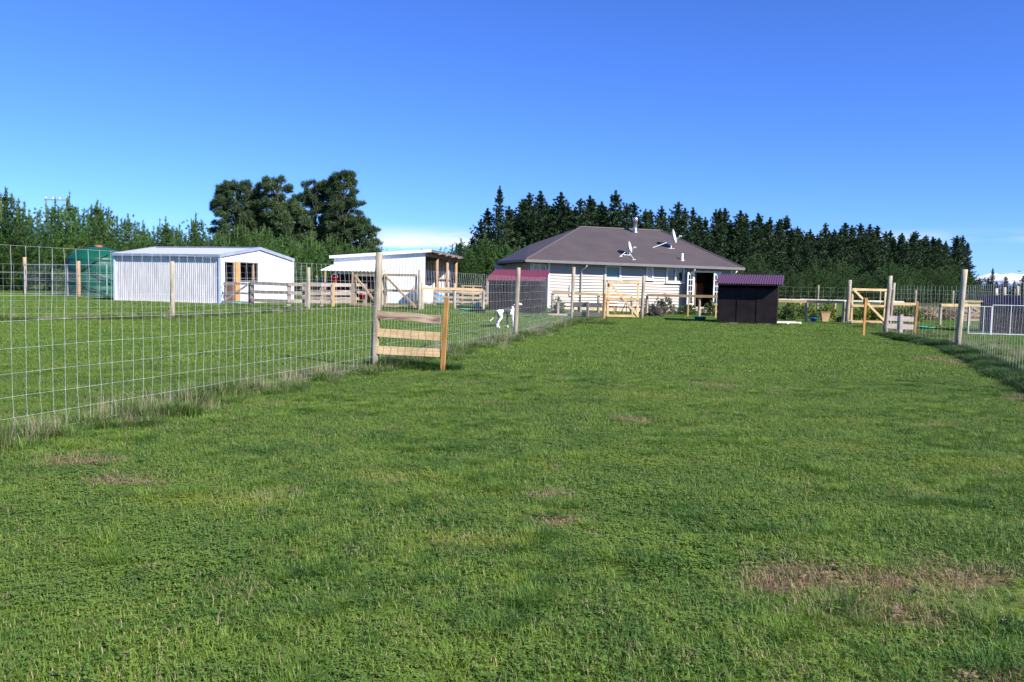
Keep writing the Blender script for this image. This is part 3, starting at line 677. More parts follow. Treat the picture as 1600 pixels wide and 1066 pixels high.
def gate(label, p0, p1, h, z0, mat='fresh_wood', flip=False, mid=True, cross=False, bars=0):
    o = thing('timber_gate', label, 'gate', (p0[0], p0[1], z0)); e = Vector((p1[0]-p0[0], p1[1]-p0[1], 0)); L = e.length; e /= L; up = Vector((0, 0, 1)); nn = Vector((e.y, -e.x, 0))
    if nn.y > 0: nn = -nn
    for x in (.05, L-.05): MB().beam(e*x+up*.08, e*x+up*h, .095, .045, e).build('stile', M[mat], o)
    zs = [.13, h-.055] + ([h*.52] if mid else []) + [.13+(h-.185)*k/(bars+1) for k in range(1, bars+1)]
    for zz in zs: MB().beam(e*.0+up*zz+nn*.046, e*L+up*zz+nn*.046, .105, .04).build('rail', M[mat], o)
    a, b = ((.06, h-.08), (L-.06, .15)) if not flip else ((.06, .15), (L-.06, h-.08))
    MB().beam(e*a[0]+up*a[1]+nn*.088, e*b[0]+up*b[1]+nn*.088, .095, .035).build('brace', M[mat], o)
    if cross: MB().beam(e*.06+up*.15+nn*.125, e*(L-.06)+up*(h-.08)+nn*.125, .095, .035).build('brace', M[mat], o)
    for zz in (.16, h-.12): MB().tube([e*-.13+up*zz, e*.09+up*zz+nn*.06], .016, 6).build('hinge', M['white_steel'], o)
    return o
gate('new timber gate with a diagonal brace in front of the cream house wall', (4.30, 38.0), (5.80, 38.28), 1.72, .16)
gate('new timber gate with a diagonal brace beside the yellow tub and the hedge plants', (15.13, 37.2), (16.85, 37.55), 1.62, .15)
gate('timber gate between two posts in front of the pole barn wall', (-5.72, 37.05), (-4.2, 36.3), 1.55, .43, mid=True)
gate('timber gate joining the grey stockyard rails partly behind the round fence post', (-7.2, 37.8), (-5.95, 37.2), 1.52, .43)
gate('weathered grey timber gate against the corner of the white shed', (-13.2, 38.0), (-11.85, 37.5), 1.02, .43, 'grey_wood', True, True)
gate('five bar timber gate standing behind the chain link dog run', (23.5, 43.6), (25.2, 43.2), 1.15, .15, 'fresh_wood', False, False, True, 3)
def gpost(label, x, y, h, r_=.075, lean=(0, 0)):
    o = thing('gate_post', label, 'post', (x, y, T(x, y))); post('shaft', o, x, y, h, r_, lean=lean); MB().tube([(0, 0, h-.25), (.0, -.11, h-.25)], .014, 6).build('gudgeon', M['white_steel'], o)
gpost('grey round gate post on the hinge side of the gate by the cream house', 4.17, 37.97, 2.02)
gpost('round gate post on the latch side of the gate by the cream house', 5.96, 38.33, 2.0, lean=(.05, 0))
gpost('thick round gate post holding the hinges of the gate near the yellow tub', 14.97, 37.15, 1.98, .085, (.04, 0))
gpost('tilted slim round gate post on the latch side of the gate near the yellow tub', 17.1, 37.65, 1.9, .065, (.12, 0))
gpost('round gate post between the two gates near the pole barn', -5.83, 37.1, 1.75)
gpost('round gate post on the barn side of the gates near the pole barn', -4.08, 36.25, 1.76)

def rails(name, label, pts, zs, mat_r, mat_p, hp, wr=.13, round_posts=True, pr_=.07, skip=()):
    o = thing(name, label, 'fence', (*pts[0], T(*pts[0]))); P0 = Vector(o.location)
    for i, p in enumerate(pts):
        if round_posts: post('post', o, *p, hp, pr_, mat_p)
        else:
            z = T(*p)-P0.z; MB().beam((p[0]-P0.x, p[1]-P0.y, z-.1), (p[0]-P0.x, p[1]-P0.y, z+hp), .15, .13, (1, 0, 0)).build('post', M[mat_p], o)
    for i in range(len(pts)-1):
        if i in skip: continue
        a, b = pts[i], pts[i+1]; va = Vector((a[0]-P0.x, a[1]-P0.y-.09, T(*a)-P0.z)); vb = Vector((b[0]-P0.x, b[1]-P0.y-.09, T(*b)-P0.z)); e = (vb-va).normalized()
        for zz in zs: MB().beam(va-e*.04+Vector((0, 0, zz+random.uniform(-.015, .015))), vb-e*.045+Vector((0, 0, zz+random.uniform(-.015, .015))), wr, .045).build('rail', M[mat_r], o)
    return o
rails('rail_fence', 'single rail timber fence with bare posts along the cream house wall', [(6.89, 42.7), (9.31, 41.5), (11.4, 40.6)], [1.08], 'fresh_wood', 'post_wood', 1.05)
rails('rail_fence', 'single rail fence between the red roofed shelter and the house gate', [(2.0, 41.9), (4.3, 41.7), (6.0, 41.9)], [1.05], 'fresh_wood', 'post_wood', 1.0)
rails('rail_fence', 'single rail fence between the maroon roofed shelter and the gate by the hedge plants', [(11.5, 38.9), (13.57, 38.4), (14.9, 37.4)], [.98], 'fresh_wood', 'post_wood', 1.0, .12)
rails('rail_fence', 'single rail fence running from the gate by the hedge plants to the dog run', [(17.2, 38.3), (18.7, 38.5), (19.5, 37.9), (21.2, 38.6), (24.0, 38.6)], [.95], 'fresh_wood', 'post_wood', .98, .12)
rails('rail_fence', 'pale rail fence standing behind the garden and yellow tub', [(14.6, 48), (16.6, 48), (18.6, 48), (20.6, 48.1), (22.6, 48.1)], [.95], 'white_rail', 'fresh_wood', .95, .1)
yard = [(-11.75, 37.45), (-9.9, 36.75), (-8.5, 36.95), (-7.3, 37.75)]
yd = rails('stockyard_fence', 'weathered grey three rail stockyard fence in front of the white shed', yard, [.25, .62, .99], 'grey_wood', 'grey_wood', 1.06, .15, False)
rails('stockyard_fence', 'second row of grey stockyard rails behind the front row', [(-10.4, 41.3), (-8.9, 41.0), (-7.4, 41.6)], [.3, .65, 1.0], 'grey_wood', 'grey_wood', 1.06, .14, False)
MB().beam((-9.1+11.75, 36.62-37.45, -.05), (-9.1+11.75, 36.62-37.45, 1.05), .12, .05, (1, 0, 0)).build('batten', M['grey_wood'], yd)
MB().beam((-8.0+11.75, 37.05-37.45, -.05), (-8.0+11.75, 37.05-37.45, 1.06), .12, .05, (1, 0, 0)).build('batten', M['fresh_wood'], yd)
rails('rail_fence', 'single new rail on posts between the pole barn gate and red shelter', [(-4.0, 36.6), (-2.7, 38.4), (-1.4, 39.4)], [.95], 'fresh_wood', 'post_wood', 1.2, .12)
rails('rail_fence', 'grey weathered rail fence in front of the open barn side', [(-4.1, 43.6), (-2.9, 43.8), (-1.7, 44.0), (-.6, 44.2)], [.2, .45, .72], 'grey_wood', 'grey_wood', .8, .12, False)

# ------------------------------------------------------------------ chain link panels
def chain_panel(name, label, p0, p1, h, z0, frame='white_steel', pitch=.11, mids=(), group=None, hrail=None, r_=.015):
    o = thing(name, label, 'panel', (p0[0], p0[1], z0), 0, group); e = Vector((p1[0]-p0[0], p1[1]-p0[1], 0)); L = e.length; e /= L; up = Vector((0, 0, 1))
    f = MB()
    for x in (0, L): f.tube([e*x, e*x+up*h], r_, 6)
    for zz in (.03, h): f.tube([up*zz, e*L+up*zz], r_, 6)
    for x in mids: f.tube([e*x, e*x+up*h], r_*.8, 6)
    if hrail: f.tube([up*hrail, e*L+up*hrail], r_*.8, 6)
    f.build('frame', M[frame], o)
    q = MB(); n_ = int((L+h)/pitch)
    for k in range(1, n_):
        s = k*pitch
        for sg in (0, 1):
            x0, y0 = (s, 0) if s < L else (L, s-L); x1, y1 = (0, s) if s < h else (s-h, h)
            if sg: x0, x1 = L-x0, L-x1
            q.tube([e*x0+up*y0, e*x1+up*y1], .0013, 3, False)
    m_ = q.build('chain_mesh', M['wire'], o); m_['kind'] = 'stuff'; return o
for k, (a, b) in enumerate((((-28.9, 49.2), (-26.6, 48.0)), ((-26.55, 47.9), (-24.6, 45.9)), ((-24.55, 45.85), (-21.2, 43.4)))):
    chain_panel('chain_link_panel', ['chain link panel joined to the brown corner post by the pines', 'chain link panel between two others before the tank', 'long chain link panel in front of the green tank reaching the shed'][k], a, b, 1.75, .45, 'zinc_steel', .14, (), 'chain link panels by the tank', .85, .03)
for k, (x, y, h, lb) in enumerate(((-29.0, 49.4, 2.2, 'rusty brown round post at the end of the chain link panels'), (-23.3, 44.6, 1.95, 'orange brown round post in front of the green tank'))):
    o = thing('yard_post', lb, 'post', (x, y, T(x, y))); post('shaft', o, x, y, h, .1, 'barn_wood'); MB().tube([(0, -.1, 1.2), (.12, -.12, 1.2)], .012, 6).build('wire_tie', M['wire'], o)
# dog run on the right
chain_panel('dog_run_panel', 'open chain link door panel of the dog run with a leaning frame', (17.27, 31.45), (17.98, 31.2), 1.06, .09, 'white_steel', .07, (.5,))
chain_panel('dog_run_panel', 'two bay chain link panel of the dog run in front of dark sheets', (18.1, 31.35), (19.25, 31.0), 1.12, .09, 'white_steel', .07, (.62,))
chain_panel('dog_run_panel', 'chain link panel of the dog run running on past the dark hut', (19.3, 30.98), (20.6, 30.6), 1.12, .09, 'white_steel', .07, (.65,))
hut = thing('dog_hut', 'dark brown sheet hut with a navy roof inside the dog run', 'kennel', (18.75, 32.6, .08), R(-12))
for k in range(5): MB().box((.25+.5*k, -.01*(k % 2), .56), (.49, .03, 1.08)).build('wall_sheet', M['brown_sheet'], hut)
MB().box((1.25, 1.2, .62), (2.5, .03, 1.2)).build('rear_wall', M['brown_sheet'], hut)
for x in (.02, 2.48): MB().box((x, .6, .58), (.03, 1.16, 1.12)).build('side_wall', M['brown_sheet'], hut)
q = MB(); corr_roof(q, (-.15, -.2, 1.08), (2.65, -.2, 1.08), (2.65, 1.4, 1.5), (-.15, 1.4, 1.5), .12, .012); q.build('roof', M['navy_sheet'], hut)
for k, (x, y) in enumerate(((19.9, 34.3), (20.3, 34.4), (20.9, 34.5))):
    o = thing('yard_post', 'short round post standing close behind the navy roofed dog hut', 'post', (x, y, T(x, y)), 0, 'posts behind the dog hut'); post('shaft', o, x, y, 1.75+.05*k, .07); MB().tube([(0, -.07, 1.5), (.09, -.09, 1.5)], .01, 6).build('wire_tie', M['wire'], o)

# ------------------------------------------------------------------ yard clutter
def lathe_thing(name, label, cat, loc, parts, group=None):
    o = thing(name, label, cat, loc, random.uniform(0, 6), group)
    for nm, prof, mt_ in parts: MB().lathe(prof, 24).build(nm, M[mt_], o, True)
    return o
def tub(name, label, cat, x, y, r0_, r1_, h, mt_, group=None, dz=0):
    return lathe_thing(name, label, cat, (x, y, T(x, y)+dz), [('shell', [(0, 0), (r0_, 0), (r1_, h), (r1_+.02, h), (r1_+.02, h-.02)], mt_), ('lining', [(r1_, h), (r1_-.02, h-.01), (r0_-.02, .02), (0, .02)], mt_)], group)
tub('water_dish', 'flat teal dish on the grass before the red roofed shelter', 'dish', -2.15, 37.7, .20, .26, .1, 'teal_plastic')
tub('water_dish', 'teal dish lying at the foot of the grey stockyard gate', 'dish', -12.2, 36.9, .20, .25, .13, 'teal_plastic')
tub('water_dish', 'flat green dish on the grass beside the low pinkish boards', 'dish', 17.3, 34.6, .26, .32, .09, 'teal_plastic')
tub('feed_tub', 'green tub tipped on the lawn next to the maroon roofed shelter', 'tub', 8.72, 38.6, .22, .28, .16, 'teal_plastic')
tub('rubber_trough', 'black rubber trough on the grass against the red roofed shelter', 'trough', -1.55, 37.0, .34, .38, .14, 'rubber')
tub('blue_bucket', 'round blue bucket in the garden beside the yellow tub', 'bucket', 14.25, 39.3, .12, .16, .2, 'blue_plastic')
for dx, mt_ in ((0, 0), (.28, 1)):
    tub('plant_pot', 'pair of black plant pots behind the low pallet edge', 'pot', 12.1+dx, 39.6, .1, .13, .2, 'black_pot', 'black plant pots', .22)
o = thing('wooden_tub', 'tapered yellow plywood tub standing in the back garden', 'tub', (14.9, 39.6, .15), R(-8))
q = MB(); q._hex([(-.13, -.13, 0), (.13, -.13, 0), (.13, .13, 0), (-.13, .13, 0), (-.21, -.17, .46), (.21, -.17, .46), (.21, .17, .46), (-.21, .17, .46)], .4, .3, .5, 0); q.build('body', M['fresh_wood'], o)
MB().box((0, 0, .465), (.46, .38, .03)).build('rim', M['orange_wood'], o)
for k, (x, y, z) in enumerate(((-8.5, 39.6, 1.2), (-8.45, 39.4, .82), (-7.0, 38.6, .42))):
    o = thing('red_bucket', ['red bucket hung highest on the stockyard rails', 'red bucket hung just under the highest red bucket', 'red bucket low beside the gate at the stockyard end'][k], 'bucket', (x, y, T(x, y)+z-.1), 0, 'red buckets on the yard rails')
    MB().lathe([(0, 0), (.12, 0), (.155, .25), (.165, .25), (.165, .23)], 18).build('shell', M['red_plastic'], o, True)
    MB().tube([(math.cos(t)*.15, 0, .24+math.sin(t)*.14) for t in [math.pi*i/8 for i in range(9)]], .008, 5).build('handle', M['wire'], o)
gn = thing('shade_cloth', 'dark green shade cloth screen between the white shed and barn', 'screen', (-11.0, 46.5, .45))
for k in range(3): MB().tube([(k*1.6, 0, -.1), (k*1.6, 0, 1.45)], .05, 8).build('post', M['barn_wood'], gn)
q = MB()
for i in range(24):
    f_ = lambda i: (i*3.2/24, -.06+.03*math.sin(i*.9), 0)
    a, b = Vector(f_(i)), Vector(f_(i+1)); q.face([a, b, b+Vector((0, 0, 1.35)), a+Vector((0, 0, 1.35))]); q.face([a+Vector((0, .01, 0)), a+Vector((0, .01, 1.35)), b+Vector((0, .01, 1.35)), b+Vector((0, .01, 0))])
q.build('cloth', M['green_mesh'], gn)
mb = MB(); mb.box((-BW/2, .08, 1.2), (BW-.1, .03, 2.36)); mb.box((-BW+.1, BL_/2, 1.2), (.03, BL_-.1, 2.36)); mb.face([(-.05, .1, zr-.02), (-.05, BL_-.05, zr-.02), (-BW+.1, BL_-.05, zl-.03), (-BW+.1, .1, zl-.03)]); mb.build('dark_lining', M['dark_ply'], barn)  # dark sheets added inside to cut bounced light and deepen the barn's shade
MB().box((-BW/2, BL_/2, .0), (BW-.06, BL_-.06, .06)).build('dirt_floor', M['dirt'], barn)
# wrapped bales and blue tarpaulin in the barn mouth
q = MB(); prof = [(0, 0), (.62, .0), (.68, .25), (.66, .7), (.5, .98), (.2, 1.06), (0, 1.07)]; q.lathe(prof, 22)
o = tag(q.build('wrapped_bale', M['white_wrap'], None, True, (-4.9, 45.0, .45)), 'white plastic wrapped bale at the mouth of the pole barn', 'bale')
for v in o.data.vertices: v.co += Vector((mnoise.noise(v.co*3), mnoise.noise(v.co*3+Vector((9, 0, 0))), mnoise.noise(v.co*3+Vector((0, 9, 0)))))*.09
o = thing('tarpaulin_heap', 'blue tarpaulin bundle beside the white wrapped bale', 'tarpaulin', (-4.15, 45.2, .5)); q = MB(); q.lathe([(.0, 0), (.42, .0), (.46, .2), (.32, .46), (.1, .56), (0, .57)], 18); ob = q.build('cover', M['blue_tarp'], o, True)
for v in ob.data.vertices: v.co += Vector((mnoise.noise(v.co*4), mnoise.noise(v.co*4+Vector((9, 0, 0))), mnoise.noise(v.co*4+Vector((0, 9, 0)))))*.08
MB().tube([(-.4, -.3, .2), (0, -.42, .3), (.42, -.25, .18)], .014, 6).build('rope', M['white_paint'], o)
# pallets and stacked palings past the barn
for k in range(5):
    o = thing('pallet', ['lowest yellow timber pallet of the stack beside the barn posts', 'second pallet up in the stack beside the barn posts', 'middle pallet of the stack beside the barn posts', 'second pallet from the top of the stack beside the barn', 'topmost yellow timber pallet of the stack beside the barn posts'][k], 'pallet', (-2.9, 47.5, .45+k*.23), 0, 'pallets stacked by the barn')
    for y in (-.36, -.12, .12, .36): MB().box((.65, y, .13), (1.4, .18, .05)).build('board', M['fresh_wood'], o)
    for x in (.05, .65, 1.25): MB().box((x, 0, .05), (.1, .88, .105)).build('bearer', M['barn_wood'], o)
o = thing('paling_rack', 'row of pointed grey palings standing upright past the barn', 'palings', (-1.5, 47.0, .42))
for k in range(4):
    h = (1.5, 1.75, 1.7, 1.45)[k]; q = MB(); x = .3*k
    q.face([(x, 0, 0), (x+.14, 0, 0), (x+.14, 0, h-.12), (x+.07, 0, h), (x, 0, h-.12)]); q.face([(x, .04, 0), (x, .04, h-.12), (x+.07, .04, h), (x+.14, .04, h-.12), (x+.14, .04, 0)])
    for a, b in (((x, 0, 0), (x, 0, h-.12)), ((x+.14, 0, h-.12), (x+.14, 0, 0)), ((x, 0, h-.12), (x+.07, 0, h)), ((x+.07, 0, h), (x+.14, 0, h-.12))): q.face([a, b, (b[0], .04, b[2]), (a[0], .04, a[2])])
    q.build('paling', M['grey_wood'], o)
MB().beam((-.1, .07, .5), (1.15, .07, .5), .09, .04).build('cross_rail', M['grey_wood'], o)
o = thing('watering_can', 'pale teal watering can standing on end near the dark shelter', 'watering can', (-1.75, 41.5, .36), R(200))
MB().lathe([(0, 0), (.13, 0), (.14, .28), (.09, .32), (.08, .34)], 18).build('body', M['pale_teal'], o, True); MB().tube([(.12, 0, .08), (.3, 0, .3), (.33, 0, .33)], [.03, .022, .05], 8).build('spout', M['pale_teal'], o)
MB().tube([(-.13, 0, .05), (-.24, 0, .2), (-.08, 0, .36)], .016, 6).build('handle', M['pale_teal'], o)
# bench, chairs by the house
o = thing('garden_bench', 'low weathered grey bench on the lawn before the cream house wall', 'bench', (2.0, 40.4, .2), R(4))
for y in (-.14, .02, .18): MB().box((.75, y, .62), (1.7, .14, .045)).build('seat_board', M['grey_wood'], o)
for x in (.2, 1.3): MB().box((x, .02, .3), (.1, .4, .6)).build('leg', M['grey_wood'], o)
o = thing('timber_plank', 'weathered plank lying on the grass in front of the grey bench', 'plank', (2.0, 39.3, .24), R(3)); MB().box((.55, 0, 0), (1.9, .28, .09)).build('plank', M['grey_wood'], o); MB().box((.1, .02, -.07), (.12, .2, .07)).build('block', M['grey_wood'], o); MB().box((1.2, .02, -.07), (.12, .2, .07)).build('block', M['grey_wood'], o)
def chair(x, y, rz, mt_, label):
    o = thing('garden_chair', label, 'chair', (x, y, T(x, y)), rz)
    for a in (-.22, .22):
        MB().box((a, -.2, .21), (.05, .05, .42)).build('leg', M[mt_], o); MB().beam((a, .2, 0), (a, .27, .88), .05, .05, (0, 1, 0)).build('leg', M[mt_], o)
        MB().box((a*1.12, 0, .6), (.06, .5, .03)).build('arm', M[mt_], o)
    for k in range(4): MB().box((0, -.2+.125*k, .43), (.48, .11, .025)).build('seat_slat', M[mt_], o)
    for k in range(4): MB().box((-.15+.1*k, .245+.01*k*0, .68), (.08, .02, .42)).build('back_slat', M[mt_], o)
chair(5.35, 45.0, R(70), 'orange_wood', 'orange slatted garden chair behind the timber gate')
chair(7.0, 45.6, R(-30), 'pink_wood', 'pink slatted garden chair against the cream weatherboards')
o = thing('garden_table', 'dark round garden table between the orange and pink chairs', 'table', (6.15, 45.0, .15)); MB().lathe([(0, .68), (.42, .68), (.43, .72), (0, .725)], 24).build('top', M['rubber'], o)
for k in range(3): t = 2.1*k+.4; MB().tube([(math.cos(t)*.34, math.sin(t)*.34, 0), (0, 0, .69)], .02, 6).build('leg', M['rubber'], o)
o = thing('pallet_edge', 'low pale timber pallet edge on the grass beside the maroon shelter', 'pallet', (11.35, 35.95, .12), R(10))
MB().box((.62, 0, .1), (1.25, .06, .06)).build('board', M['white_rail'], o); MB().box((.62, .5, .1), (1.25, .06, .06)).build('board', M['white_rail'], o)
for x in (.05, .62, 1.19): MB().box((x, .25, .035), (.1, .6, .07)).build('bearer', M['white_rail'], o)
for (x, y, h, lb) in ((8.95, 42.4, 1.25, 'thin pale stake in the flower bed under the kitchen window'), (10.25, 41.9, .75, 'short pale stake in the flower bed near the french doors')):
    o = thing('garden_stake', lb, 'stake', (x, y, .15)); MB().beam((0, 0, -.1), (0, 0, h-.06), .06, .035, (1, 0, 0)).build('shaft', M['fresh_wood'], o); MB().box((0, 0, h-.03), (.04, .03, .06)).build('tip', M['white_rail'], o)

# power poles beyond the trees
for (x, y, h, hw, lb) in ((-71.2, 130, 13.0, 1.6, 'twin legged power pole with crossarm above the young pine belt'), (-31.5, 150, 11.2, 1.3, 'power pole crossarm with white insulators in front of the old pines')):
    o = thing('power_pole', lb, 'power pole', (x, y, .4))
    for s in ((-1, 1) if hw > 1.5 else (0,)): MB().tube([(s*hw, 0, 0), (s*hw, 0, h+.25)], .11, 8).build('pole', M['pole_wood'], o)
    MB().box((0, 0, h), (hw*2+.5, .12, .14)).build('crossarm', M['pole_wood'], o)
    for k in (-1, -.33, .33, 1): MB().lathe([(0, 0), (.09, 0), (.11, .16), (.05, .34), (0, .35)], 10, (k*hw, 0, h+.1)).build('insulator', M['ceramic'], o)

# bird in the sky near the mountain
o = thing('bird', 'small dark bird flying above the snowy mountain', 'bird', (36.4, 60, 3.35), R(25)); o.scale = (.6, .6, .6)
MB().tube([(-.2, 0, 0), (-.08, 0, .01), (.05, 0, .015), (.15, 0, .02), (.2, 0, .015)], [.015, .04, .05, .03, .006], 8).build('body', M['bird_black'], o, True)
for s in (-1, 1):
    q = MB(); P = [(.06, 0, .02), (.08, s*.16, .12), (-.06, s*.34, .16), (-.08, s*.15, .1), (-.06, 0, .02)]
    q.face(P); q.face([(a, b, c-.008) for a, b, c in P[::-1]]); q.build('wing', M['bird_black'], o)

# ------------------------------------------------------------------ dogs
def dogmat(name, patches, white, black):
    mt, n, b = newmat(name); tc = nd(n, 'ShaderNodeTexCoord'); acc = None
    nz = nd(n, 'ShaderNodeTexNoise', Scale=9.0, Detail=3.0); n.links.new(tc.outputs['Object'], nz.inputs['Vector'])
    for (c, r_) in patches:
        d = nd(n, 'ShaderNodeVectorMath', operation='DISTANCE'); n.links.new(tc.outputs['Object'], d.inputs[0]); d.inputs[1].default_value = c
        ad = nd(n, 'ShaderNodeMath', operation='MULTIPLY_ADD'); n.links.new(nz.outputs['Fac'], ad.inputs[0]); ad.inputs[1].default_value = .12; n.links.new(d.outputs['Value'], ad.inputs[2])
        lt = nd(n, 'ShaderNodeMath', operation='LESS_THAN'); n.links.new(ad.outputs[0], lt.inputs[0]); lt.inputs[1].default_value = r_+.06
        if acc is None: acc = lt.outputs[0]
        else:
            mx = nd(n, 'ShaderNodeMath', operation='MAXIMUM'); n.links.new(acc, mx.inputs[0]); n.links.new(lt.outputs[0], mx.inputs[1]); acc = mx.outputs[0]
    mx = nd(n, 'ShaderNodeMix', data_type='RGBA'); mx.inputs[6].default_value = (*white, 1); mx.inputs[7].default_value = (*black, 1)
    if acc: n.links.new(acc, mx.inputs[0])
    else: mx.inputs[0].default_value = 0
    n.links.new(mx.outputs[2], b.inputs['Base Color']); b.inputs['Roughness'].default_value = .7
    return mt
dogmat('pied_coat', [((-.22, .0, .74), .13), ((-.02, -.10, .66), .19), ((.16, -.02, .76), .12), ((.02, .1, .62), .16), ((.49, 0, .92), .13), ((-.32, .12, .42), .15), ((.24, .13, .3), .2), ((-.50, 0, .5), .12), ((.38, 0, .74), .09)], (.76, .73, .69), (.018, .017, .018))
dogmat('black_coat', [], (.016, .015, .015), (.016, .015, .015))
def skin(name, verts, edges, mat, parent, sub=2):
    me = bpy.data.meshes.new(name); me.from_pydata([v[:3] for v in verts], edges, []); me.materials.append(mat)
    o = bpy.data.objects.new(name, me); col.objects.link(o); o.parent = parent
    o.modifiers.new('skin', 'SKIN').use_smooth_shade = True
    if not me.skin_vertices: me.skin_vertices.new()
    for i, v in enumerate(verts):
        r_ = v[3] if isinstance(v[3], tuple) else (v[3], v[3]); me.skin_vertices[0].data[i].radius = r_; me.skin_vertices[0].data[i].use_root = (i == 0)
    sm = o.modifiers.new('sub', 'SUBSURF'); sm.levels = sub; sm.render_levels = sub
    return o
vs = [(-.30, 0, .64, (.10, .12)), (-.10, 0, .64, (.085, .10)), (.08, 0, .61, (.10, .14)), (.26, 0, .61, (.10, .16)), (.37, 0, .72, (.065, .085)), (.45, 0, .84, (.055, .065)), (.53, -.02, .89, (.06, .065)), (.62, -.05, .86, (.04, .045)), (.72, -.08, .83, (.025, .03))]
es = [(i, i+1) for i in range(8)]
def chain(root, pts):
    prev = root
    for p in pts: vs.append(p); es.append((prev, len(vs)-1)); prev = len(vs)-1
for s in (-1, 1):
    dx = .05*s
    chain(0, [(-.30+dx, .09*s, .52, .085), (-.22+dx, .10*s, .38, .06), (-.38+dx, .10*s, .22, .032), (-.35+dx, .10*s, .05, .026), (-.29+dx, .10*s, .025, .028)])
    chain(3, [(.25-dx, .10*s, .46, .06), (.21-dx, .10*s, .34, .042), (.24-dx, .10*s, .17, .028), (.24-dx, .10*s, .045, .025), (.30-dx, .10*s, .022, .027)])
    chain(6, [(.50, .075*s, .96, .022), (.47, .10*s, .93, .012)])
chain(0, [(-.41, 0, .62, .03), (-.50, .02, .46, .022), (-.58, .05, .32, .017), (-.66, .08, .25, .014)])
dog = thing('dog', 'white and black lean dog standing behind the wire netting facing away', 'dog', (-.25, 29.4, T(-.25, 29.4)), R(42))
skin('body', vs, es, M['pied_coat'], dog)
MB().tube([(.395, 0, .72), (.425, 0, .80)], .082, 12, False).build('collar', M['rust_cap'], dog)
vs = [(-.34, 0, .14, (.13, .12)), (-.10, 0, .17, (.13, .13)), (.12, 0, .19, (.12, .14)), (.24, 0, .28, (.075, .085)), (.31, 0, .35, (.07, .07)), (.40, 0, .34, (.045, .045)), (.47, 0, .32, (.03, .03))]
es = [(i, i+1) for i in range(6)]
for s in (-1, 1):
    chain(2, [(.14, .11*s, .10, .05), (.3, .11*s, .035, .032), (.42, .11*s, .03, .03)])
    chain(0, [(-.30, .13*s, .10, .09), (-.12, .17*s, .07, .045), (-.2, .18*s, .03, .03), (-.05, .18*s, .03, .03)])
    chain(4, [(.29, .07*s, .40, .025), (.28, .095*s, .36, .014)])
chain(0, [(-.46, .0, .1, .04), (-.6, .06, .04, .028), (-.72, .12, .03, .018)])
dog2 = thing('dog', 'black dog lying on the lawn between the gate and garden', 'dog', (7.25, 41.9, .15), R(-8)); dog2.scale = (.95, 1.1, 1.3)
skin('body', vs, es, M['black_coat'], dog2)
MB().tube([(.215, 0, .27), (.25, 0, .31)], .1, 12, False).build('collar', M['red_plastic'], dog2)

# ------------------------------------------------------------------ leaf meshes
rng = np.random.default_rng(5)
def tri_mesh(name, V, tint, mat, F=None):
    """V: (N,3,3) loose triangles; tint: (N,)"""
    n_ = len(V); me = bpy.data.meshes.new(name)
    me.vertices.add(n_*3); me.vertices.foreach_set('co', V.reshape(-1).astype(np.float32))
    me.loops.add(n_*3); me.loops.foreach_set('vertex_index', np.arange(n_*3, dtype=np.int32))
    me.polygons.add(n_); me.polygons.foreach_set('loop_start', np.arange(0, n_*3, 3, dtype=np.int32)); me.polygons.foreach_set('loop_total', np.full(n_, 3, dtype=np.int32))
    me.update(calc_edges=True); me.validate()
    at = me.attributes.new('tint', 'FLOAT', 'POINT'); at.data.foreach_set('value', np.repeat(tint, 3).astype(np.float32))
    me.materials.append(M[mat]); return me
def unit(a): return a/np.maximum(np.linalg.norm(a, axis=-1, keepdims=True), 1e-6)
def sprigs(P, D, n_, L, W, spread, up=.3):
    """n_ narrow needle-tuft triangles at each point P heading along D"""
    P = np.repeat(P, n_, 0); D = np.repeat(D, n_, 0); d = unit(D+rng.normal(0, spread, D.shape)+np.array([0, 0, up]))
    L = np.repeat(np.atleast_1d(L), n_)[:, None] if np.ndim(L) else L
    s = unit(np.cross(d, rng.normal(0, 1, D.shape))); l = L*rng.uniform(.6, 1.3, (len(P), 1)); w_ = W*rng.uniform(.7, 1.3, (len(P), 1))
    b = P+rng.normal(0, 1, P.shape)*(L*.18)
    return np.stack([b-s*w_, b+s*w_, b+d*l], 1)
def conifer(h, r_, seed, z0, gap, nb, nspr, L, W, prof, tuft, upc=.35, density=.32, top=5, spread=.55):
    global rng
    rng = np.random.default_rng(seed); Ps = []; Ds = []
    z = z0
    while z < h*.97:
        f = (z-z0)/(h-z0); rad = r_*prof(f)*rng.uniform(.82, 1.18)
        n_ = int(nb+rng.integers(0, 3)); a0 = rng.uniform(0, 6.3)
        for k in range(n_):
            a = a0+6.283*k/n_+rng.normal(0, .25); ln = rad*rng.uniform(.45, 1.35); m_ = max(2, int(ln/density)); t = (np.arange(m_)+rng.uniform(.3, .9))/m_
            d = np.array([math.cos(a), math.sin(a), 0]); dr = rng.uniform(-.1, .25)
            Ps.append(np.stack([d[0]*ln*t, d[1]*ln*t, z+ln*(dr*t+upc*t*t)], 1)); Ds.append(np.repeat(unit(np.array([[d[0], d[1], dr+2*upc*.6]])), m_, 0))
        z += gap*rng.uniform(.7, 1.3)
    zt = np.linspace(h*.86, h, top*2); Ps.append(np.stack([rng.normal(0, .04, len(zt)), rng.normal(0, .04, len(zt)), zt], 1)); Ds.append(np.repeat([[0, 0, 1.]], len(zt), 0))
    P = np.concatenate(Ps); D = np.concatenate(Ds); tri = sprigs(P, D, nspr, L*(1-.6*np.clip(P[:, 2]/h, 0, 1)**2), W, spread)
    tint = np.repeat(np.clip(rng.normal(.45, .25, len(P)), 0, 1), nspr)
    return tri, tint
